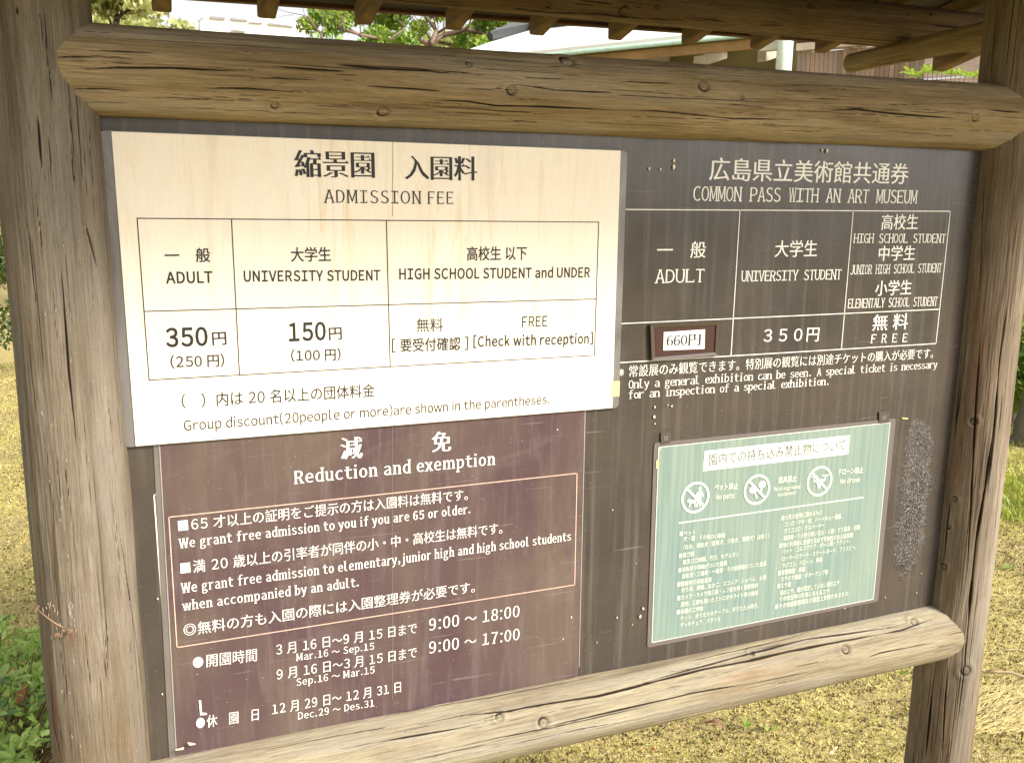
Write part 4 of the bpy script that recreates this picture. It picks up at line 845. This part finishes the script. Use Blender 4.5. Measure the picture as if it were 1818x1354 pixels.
# twisted pine by the left post
b0 = at(205, 55, 10.0); pt = empty('pine_tree', (b0.x, b0.y, 0), 'distant tree with twisted dark branches just right of the left post', 'tree')
m = MB(); tips = []; rs = random.Random(4)
m.tube([Vector((b0.x - 0.1, b0.y, 0)), Vector((b0.x + 0.15, b0.y, 1.8)), Vector((b0.x, b0.y, 3.3))], [0.13, 0.10, 0.06], 8)
for pts, r_ in (([(205, 50), (208, 32), (200, 22), (196, 8), (203, -5)], 0.035), ([(207, 34), (218, 24), (222, 8), (232, -6)], 0.024), ([(200, 22), (188, 16), (180, 2), (170, -4)], 0.014), ([(209, 30), (222, 22), (238, 16), (248, 4)], 0.016), ([(198, 45), (190, 24), (181, 14), (183, 0)], 0.013), ([(218, 22), (212, 10), (214, -4)], 0.013), ([(230, 19), (240, 22), (252, 20)], 0.007)):
    P_ = [at(x, y, 10.0 + 0.25 * math.sin(i * 2 + x)) for i, (x, y) in enumerate(pts)]; m.tube(P_, [r_ * (1 - 0.6 * i / len(P_)) for i in range(len(P_))], 6); tips += P_[2:]
m.build('trunk', bark, pt, True)
leaf_cloud('crown', [(t_ + Vector((0, 0, 0.05)), 0.22) for t_ in tips] + [(at(x, y, 10.2), 0.25) for x, y in ((160, 5), (235, 2), (265, 8), (170, -10), (200, -14), (245, -14))], 2600, 0.045, L_pale, pt, 4)
# low pale shrubs under it
for k, (x, y, Y_, rr_) in enumerate(((172, 45, 12, 0.55), (215, 58, 12.5, 0.5), (262, 50, 13, 0.55), (300, 62, 14, 0.42))):
    c = at(x, y, Y_); e = empty('pale_shrub', (c.x, c.y, 0), ['pale yellow green shrub beside the left post', 'pale yellow shrub below the twisted branches', 'pale shrub under the left rafter end', 'low sunlit shrub right of the left rafter end'][k], 'shrub', 'pale shrubs far left')
    mm = MB(); mm.tube([Vector((c.x, c.y, 0)), Vector((c.x + 0.1, c.y, c.z * 0.6)), Vector((c.x, c.y, c.z))], [0.08, 0.06, 0.03], 6); mm.build('trunk', barkp, e, True)
    leaf_cloud('crown', [(c + Vector((random.uniform(-.4, .4), random.uniform(-.3, .3), random.uniform(-.4, .05))), rr_ * 0.7) for _ in range(6)], 1500, 0.06, L_pale, e, 30 + k, 0.8)
# green tree behind the middle of the top rail
b0 = at(770, 130, 12); gt = empty('garden_tree', (b0.x, b0.y, 0), 'bright green spreading tree with tangled bare twigs above the middle of the top rail', 'tree')
m = MB(); tips = []; rs = random.Random(9); m.tube([Vector((b0.x + .3, b0.y, 0)), Vector((b0.x + .1, b0.y, 1.6)), Vector((b0.x, b0.y, 3.0))], [0.2, 0.16, 0.11], 8)
for pts, r_ in (([(770, 130), (765, 75), (790, 62), (830, 52), (880, 66), (930, 60)], 0.05), ([(768, 80), (740, 72), (690, 72), (640, 62), (600, 50)], 0.035), ([(765, 78), (775, 55), (760, 35), (745, 15)], 0.035), ([(640, 64), (610, 45), (605, 35)], 0.02),
                ([(578, 100), (570, 60), (556, 45), (548, 30)], 0.02), ([(572, 62), (590, 52), (610, 48)], 0.014), ([(800, 60), (850, 58), (900, 72), (960, 74)], 0.03), ([(780, 75), (810, 82), (850, 78)], 0.03), ([(775, 60), (800, 45), (812, 30), (800, 18)], 0.02), ([(830, 55), (860, 45), (900, 50)], 0.016), ([(690, 72), (720, 50), (700, 30)], 0.014)):
    P_ = [at(x, y, 12.0 + 0.5 * math.sin(i * 1.7 + x)) for i, (x, y) in enumerate(pts)]; m.tube(P_, [r_ * (1 - 0.6 * i / len(P_)) for i in range(len(P_))], 6)
    for q_ in P_[1:]:
        if rs.random() < 0.9: branch(m, q_, Vector((rs.uniform(-1, 1), rs.uniform(-.6, .6), rs.uniform(0, 1))), 0.5, r_ * 0.28, 1, rs, tips, 0.4)
m.build('trunk', barkp, gt, True)
cl = [(at(x, y, 12 + random.uniform(-.6, .8)), r_) for x, y, r_ in ((545, 45, .16), (570, 28, .20), (600, 38, .22), (640, 25, .22), (690, 35, .30), (705, 20, .25), (670, 70, .25), (720, 75, .22), (600, 92, .2), (745, 50, .16), (860, 38, .22), (890, 30, .25), (920, 45, .25), (830, 78, .22), (855, 84, .2), (870, 90, .2), (640, 92, .2), (770, 22, .2), (930, 20, .3), (620, 8, .3), (700, 0, .3), (830, 10, .25))]
leaf_cloud('crown', cl, 9000, 0.045, L_green, gt, 9, 0.8)
# dense hedge row beyond
for k, (x, y, Y_, rr_) in enumerate(((640, 105, 17, 0.8), (760, 98, 18, 0.9), (880, 92, 17, 0.75))):
    c = at(x, y, Y_); e = empty('background_tree', (c.x, c.y, 0), ['hazy green tree left of the tangled twigs', 'hazy green tree behind the tangled twigs', 'hazy green tree beside the pale roof slope'][k], 'tree', 'trees beyond the board')
    mm = MB(); mm.tube([Vector((c.x, c.y, 0)), Vector((c.x + 0.2, c.y, c.z * 0.5)), Vector((c.x, c.y, c.z))], [0.14, 0.1, 0.05], 6); mm.build('trunk', barkp, e, True)
    leaf_cloud('crown', [(c + Vector((random.uniform(-.8, .8), random.uniform(-.5, .5), random.uniform(-.8, .15))), rr_ * 0.6) for _ in range(9)], 3500, 0.07, [L_green, L_pale, L_green][k], e, 50 + k, 0.8)
c = at(1010, 48, 16); e = empty('dark_tree', (c.x, c.y, 0), 'dark olive tree crown rising behind the pale roof ridge', 'tree')
mm = MB(); mm.tube([Vector((c.x, c.y, 0)), Vector((c.x, c.y, c.z))], [0.2, 0.08], 6); mm.build('trunk', bark, e, True)
leaf_cloud('crown', [(c + Vector((random.uniform(-.6, .7), random.uniform(-.5, .5), random.uniform(-.7, .3))), 0.45) for _ in range(8)], 5000, 0.07, L_dark, e, 60, 0.8)
# leaf tips above the right end of the top rail
c = at(1675, 150, 2.2); e = empty('leafy_shrub', (c.x, c.y, 0), 'bright leafy shrub tips just above the right end of the top rail', 'shrub'); mm = MB()
rs = random.Random(8); shoots = []
for k in range(16):
    x = 1615 + 8.2 * k; tp = at(x, rs.uniform(127, 138), 2.2 + rs.uniform(-.15, .15)); shoots.append(tp); mm.tube([Vector((c.x + rs.uniform(-.1, .1), c.y, 0.0)), Vector(((c.x + tp.x) / 2, tp.y, 1.3)), tp], [0.006, 0.005, 0.002], 5)
mm.build('stem', barkp, e, True)
def leaf_mesh(name, ln, wd, mat, curl=0.2):
    N = 5; V = []; F = []
    for i in range(N + 1):
        t_ = i / N; wv_ = wd * math.sin(math.pi * min(max(t_ * 0.92 + 0.04, 0), 1)) ** 0.8; z = -curl * ln * t_ * t_ + 0.10 * ln * t_
        V += [(-wv_ / 2, t_ * ln, z + wv_ * 0.18), (0, t_ * ln, z), (wv_ / 2, t_ * ln, z + wv_ * 0.18)]
    for i in range(N): a_ = i * 3; F += [(a_, a_ + 1, a_ + 4, a_ + 3), (a_ + 1, a_ + 2, a_ + 5, a_ + 4)]
    me = bpy.data.meshes.new(name); me.from_pydata(V, [], F); me.polygons.foreach_set('use_smooth', [True] * len(F)); me.materials.append(mat); return me
L_shrub = leaf_mat('fresh_green_leaf', (0.22, 0.38, 0.03), (0.42, 0.52, 0.08), 0.4)
lm = leaf_mesh('leaf', 0.055, 0.018, L_shrub)
for tp in shoots:
    for j in range(6):
        o = bpy.data.objects.new('leaf', lm); COL.objects.link(o); o.parent = e; o.location = tp - e.location; o.rotation_euler = (rs.uniform(0.1, 0.9), rs.uniform(-.3, .3), j * 1.05 + rs.uniform(-.3, .3)); s_ = rs.uniform(0.7, 1.2); o.scale = (s_, s_, s_)

# far pale building
c = at(440, 60, 40); FB = empty('distant_building', (c.x, c.y, 0), 'pale sunlit distant building with grey windows between the left rafter ends', 'building')
wl = plain('pale_concrete', (0.82, 0.80, 0.70), 0.9, 0.05, 1); a = at(352, 62, 40); b = at(545, 70, 40); zt = at(440, 27, 40).z
m = MB(); m.prism([(a.x, 40, 0), (b.x, 40, 0), (b.x, 40, at(540, 48, 40).z), (at(500, 30, 40).x, 40, at(500, 36, 40).z), (at(375, 22, 40).x, 40, zt), (a.x + 0.1, 40, at(352, 34, 40).z)], (0, 8, 0)); m.build('wall', wl, FB)
gw = plain('grey_window', (0.20, 0.20, 0.22), 0.3)
for q in ([(351, 37), (362, 29), (362, 33), (351, 41)], [(373, 28), (400, 30.5), (400, 35.5), (373, 33)], [(409, 31), (440, 35), (440, 38), (411, 36)], [(411, 52), (435, 55), (435, 57.5), (411, 55)], [(442, 39), (466, 40.5), (466, 42.5), (442, 41)], [(476, 40), (520, 46), (520, 49), (476, 44)]):
    m = MB(); m.prism([at(x, y, 39.9) for x, y in reversed(q)], (0, 0.08, 0)); m.build('window', gw, FB)

# bushes seen past the right post and left of the left post
for k, (gx_, gy_, z0_, z1_, sp_, mat_, lab) in enumerate(((7.0, 4.5, 0.6, 1.5, 0.45, L_dark, 'dark green bush at the right edge, high beside the right post'), (5.72, 3.2, 0.35, 0.95, 0.30, L_green, 'sunlit yellow green bush at the right edge below the dark one'),
        (-1.9, 7.6, 0.3, 1.25, 0.6, L_dark, 'dark bush at the left edge beside the left post'))):
    e = empty('bush', (gx_, gy_, 0), lab, 'bush'); mm = MB(); rs = random.Random(k)
    for j in range(6): mm.tube([Vector((gx_ + rs.uniform(-.1, .1), gy_, 0)), Vector((gx_ + rs.uniform(-.4, .4), gy_ + rs.uniform(-.3, .3), rs.uniform(z0_, z1_)))], [0.02, 0.008], 5)
    mm.build('stem', bark, e, True)
    leaf_cloud('foliage', [(Vector((gx_ + rs.uniform(-sp_, sp_), gy_ + rs.uniform(-.4, .4), rs.uniform(z0_, z1_))), 0.26) for _ in range(16)], 8000, 0.028, mat_, e, 70 + k, 0.9)
c = on_ground(1806, 790); e = empty('small_tree', (c.x, c.y, 0), 'grey mossy trunk at the right edge beyond the right post', 'tree'); mm = MB()
mm.tube([c + Vector((0.10, 0, -0.05)), c + Vector((0.10, 0, 0.06)), c + Vector((0.12, 0, 0.30)), c + Vector((0.20, 0.05, 0.75)), c + Vector((0.22, 0.1, 1.5)), c + Vector((0.25, 0.1, 2.2))], [0.15, 0.10, 0.085, 0.08, 0.07, 0.05], 14); mm.build('trunk', plain('grey_mossy_bark', (0.12, 0.11, 0.07), 0.9, 0.35, 14, (1, 1, .4), bump=0.5), e, True)

# azalea at the lower left
AZ = Vector((-0.62, 1.28, 0)); az = empty('azalea_shrub', AZ, 'small azalea shrub with glossy leaf rosettes at the foot of the left post', 'shrub')
L_az = [leaf_mat('azalea_green', (0.26, 0.42, 0.08), (0.50, 0.64, 0.18), 0.35), leaf_mat('azalea_light', (0.28, 0.44, 0.08), (0.50, 0.60, 0.16), 0.35), leaf_mat('azalea_deep', (0.06, 0.15, 0.04), (0.14, 0.26, 0.08), 0.15), leaf_mat('azalea_red', (0.30, 0.10, 0.03), (0.45, 0.22, 0.05), 0.2)]
lms = [leaf_mesh('leaf', 0.058, 0.019, m_, 0.3) for m_ in L_az]; rs = random.Random(21); stems = MB(); cnt = 0; far_pts = []
for k in range(230):
    a_ = rs.uniform(0, math.tau); q_ = rs.random() ** 0.5; x = math.cos(a_) * q_ * 0.50; y = math.sin(a_) * q_ * 0.62; z = 0.31 * (1 - q_ * q_) ** 0.6 * rs.uniform(0.55, 1.08) + 0.03
    tp = AZ + Vector((x, y, z)); stems.tube([AZ + Vector((x * 0.55, y * 0.55, 0)), AZ + Vector((x * 0.85, y * 0.85, z * 0.55)), tp], [0.003, 0.0022, 0.0012], 5)
    vx = (Vector(RC[2] @ np.array([0, 0, 0])) if False else None)
    nl = rs.randint(5, 7)
    for j in range(nl):
        if cnt >= 298: far_pts.append(tp); break
        mesh_ = lms[0 if rs.random() < .5 else (1 if rs.random() < .6 else (2 if rs.random() < .85 else 3))]
        vis = tp.x > -0.75 and tp.z > 0.05
        if not vis: far_pts.append(tp); break
        o = bpy.data.objects.new('leaf', mesh_); COL.objects.link(o); o.parent = az; o.location = tp - AZ + Vector((0, 0, rs.uniform(-0.012, 0.004))); s_ = rs.uniform(0.65, 1.25); o.scale = (s_, s_, s_)
        o.rotation_euler = (rs.uniform(0.0, 0.9), rs.uniform(-.25, .25), j * math.tau / nl + rs.uniform(-.35, .35)); cnt += 1
stems.build('stem', plain('azalea_stem', (0.16, 0.085, 0.05), 0.85), az, True)
leaf_cloud('inner_leaves', [(p_, 0.05) for p_ in far_pts] + [(AZ + Vector((rs.uniform(-.4, .3), rs.uniform(-.5, .5), rs.uniform(.02, .18))), 0.11) for _ in range(50)], 12000, 0.013, L_az[0], az, 77)

# ground cover: blades, moss crumbs, needles
def scatter(name, n, xr, yr, h, wd, mat, seed, lean=1.0, label=None, dens=None):
    r = np.random.default_rng(seed); x = r.uniform(*xr, n); y = r.uniform(*yr, n)
    if dens: k = dens(x, y) > r.random(n); x, y = x[k], y[k]; n = len(x)
    z0 = np.exp(-((x - 1) ** 2 + (y - 2) ** 2) / 60) * (0.030 * vnoise(x * 1.1, y * 1.1, 3) + 0.016 * vnoise(x * 7, y * 7, 4) + 0.008 * vnoise(x * 25, y * 25, 5)) - 0.001
    an = r.uniform(0, math.tau, n); hh = h * (0.4 + 0.9 * r.random(n)); la = r.uniform(0, math.tau, n); ll = lean * hh * r.random(n)
    B = np.stack([x, y, z0], -1); dx = np.stack([np.cos(an), np.sin(an), 0 * an], -1) * (wd * (0.5 + r.random(n)))[:, None]
    top = B + np.stack([np.cos(la) * ll, np.sin(la) * ll, hh], -1); V = np.stack([B - dx, B + dx, top], 1).reshape(-1, 3); F = np.arange(n * 3).reshape(n, 3)
    return tag(link(name, mesh_np(name, V, F), mat), label, 'ground cover', None, 'stuff')
clump = lambda sc, lo, hi, sd: (lambda x, y: np.clip((vnoise(x * sc, y * sc, sd) + 0.5 - lo) / (hi - lo), 0, 1))
mossA = leaf_mat('straw_moss', (0.48, 0.40, 0.12), (0.88, 0.76, 0.32), 0.4); mossB = leaf_mat('brown_moss', (0.05, 0.035, 0.015), (0.15, 0.11, 0.035), 0.15); mossG = leaf_mat('green_moss', (0.20, 0.28, 0.03), (0.48, 0.50, 0.08), 0.35)
scatter('straw_grass', 150000, (0.2, 5.0), (0.15, 4.2), 0.008, 0.0022, mossA, 1, 1.8, 'short dry straw coloured moss covering the ground right of the board')
scatter('brown_grass', 120000, (0.2, 5.0), (0.15, 4.2), 0.010, 0.0032, mossB, 2, 1.5, 'dark brown moss specks in the pale ground right of the board')
scatter('green_grass', 110000, (0.2, 6.5), (0.15, 5.0), 0.013, 0.0018, mossG, 3, 1.1, 'fine green grass tufts in the ground right of the board', clump(5, 0.45, 0.85, 31))
scatter('straw_grass', 110000, (-3.2, 0.0), (0.7, 8.5), 0.010, 0.0030, mossA, 4, 1.8, 'short dry straw coloured moss covering the ground left of the board')
scatter('brown_grass', 50000, (-3.2, 0.0), (1.0, 8.5), 0.012, 0.0035, mossB, 8, 1.5, 'dark brown moss specks in the pale ground left of the board')
scatter('green_grass', 50000, (-3.2, 0.0), (1.2, 8.5), 0.018, 0.0030, mossG, 5, 1.0, 'fine green grass patches in the ground left of the board', clump(3, 0.5, 0.8, 33))
scatter('rough_grass', 70000, (2.6, 7.0), (0.9, 4.6), 0.05, 0.004, mossG, 6, 1.0, 'rough green and straw grass at the right edge beyond the right post', clump(2, 0.35, 0.7, 35))
# pine needles by the right post
r = np.random.default_rng(12); m = MB()
for k in range(420):
    g = on_ground(r.uniform(1735, 1850), r.uniform(1215, 1300), 0.012) if k < 260 else on_ground(r.uniform(1700, 1850), r.uniform(950, 1250), 0.01); a_ = r.normal(0.15, 0.5 if k > 260 else 0.22); ln = r.uniform(0.03, 0.07)
    d = Vector((math.cos(a_), math.sin(a_), 0)) * ln; n = Vector((-math.sin(a_), math.cos(a_), 0)) * 0.0007; z_ = Vector((0, 0, r.uniform(0, 0.006))); m.quad(g - d + z_ - n, g + d + z_ - n, g + d + z_ + n, g - d + z_ + n)
tag(m.build('pine_needles', plain('dry_needles', (0.62, 0.50, 0.22), 0.7, 0.35, 60)), 'scattered dry pine needles on the ground by the right post', 'needles', None, 'stuff')
for k, ((x0, y0), (x1, y1), r_, lab) in enumerate((((1752, 1192), (1840, 1208), 0.006, 'longer tan twig on the ground at the lower right edge'), ((1780, 1155), (1835, 1162), 0.004, 'shorter grey twig on the ground above the tan twig at the right edge'))):
    a, b = on_ground(x0, y0, 0.015), on_ground(x1, y1, 0.015); m = MB(); mid = (a + b) / 2 + Vector((0.01, 0.01, 0.006)); m.tube([a, a.lerp(mid, .5) + Vector((0, .004, 0)), mid, b.lerp(mid, .5), b], [r_ * .5, r_, r_ * .8, r_ * .9, r_ * .5], 7)
    tag(m.build('fallen_twig', plain('tan_twig', (0.42, 0.30, 0.17), 0.8), None, True), lab, 'twig')
def flat_leaf(x, y, ln, wd, ang, col, lab):
    g = on_ground(x, y, 0.016); m = MB(); V = []; d = Vector((math.cos(ang), math.sin(ang), 0)); n = Vector((-d.y, d.x, 0)); L_ = []; R_ = []; rs = random.Random(int(x))
    for i in range(7):
        t_ = i / 6; w_ = wd * math.sin(math.pi * (t_ * .94 + .03)) * rs.uniform(.8, 1.1); c_ = g + d * (t_ - .5) * ln + Vector((0, 0, 0.006 * math.sin(t_ * 5 + x))); L_.append(c_ + n * w_ / 2 + Vector((0, 0, .004))); R_.append(c_ - n * w_ / 2); 
        if i: m.quad(L_[-2], R_[-2], R_[-1], L_[-1])
    tag(m.build('fallen_leaf', plain('dead_leaf_%d' % int(x), col, 0.7), None, True), lab, 'leaf')
flat_leaf(1268, 1284, 0.060, 0.016, -0.9, (0.17, 0.085, 0.04), 'curled brown leaf on the pale ground below the lower rail')
flat_leaf(1162, 1331, 0.010, 0.008, 0.3, (0.55, 0.10, 0.02), 'tiny red leaf bit on the ground below the lower rail')
flat_leaf(1480, 1332, 0.030, 0.008, 0.1, (0.60, 0.45, 0.28), 'small tan leaf flake on the ground left of the right post')
for k, (x, y, lab) in enumerate(((1230, 1268, 'small fresh green sprout just below the lower rail'), (1325, 1290, 'fresh green sprout right of the curled brown leaf'), (1365, 1295, 'lone green sprout further right of the brown leaf'), (1600, 1195, 'green weed tuft at the left foot side of the right post'), (1790, 1010, 'green weed tuft at the right edge beyond the post'))):
    g = on_ground(x, y); e = empty('grass_sprout', g, lab, 'weed', 'fresh green sprouts on the ground'); m = MB(); rs = random.Random(k)
    for j in range(16):
        a_ = rs.uniform(0, math.tau); d = Vector((math.cos(a_), math.sin(a_), 0)); n = Vector((-d.y, d.x, 0)) * .0022; b = g + d * rs.uniform(0, .012); t_ = b + d * rs.uniform(.008, .03) + Vector((0, 0, rs.uniform(.012, .032))); m.poly([b - n, b + n, t_])
    m.build('blades', leaf_mat('sprout_green', (0.18, 0.34, 0.03), (0.30, 0.46, 0.06), 0.35), e)
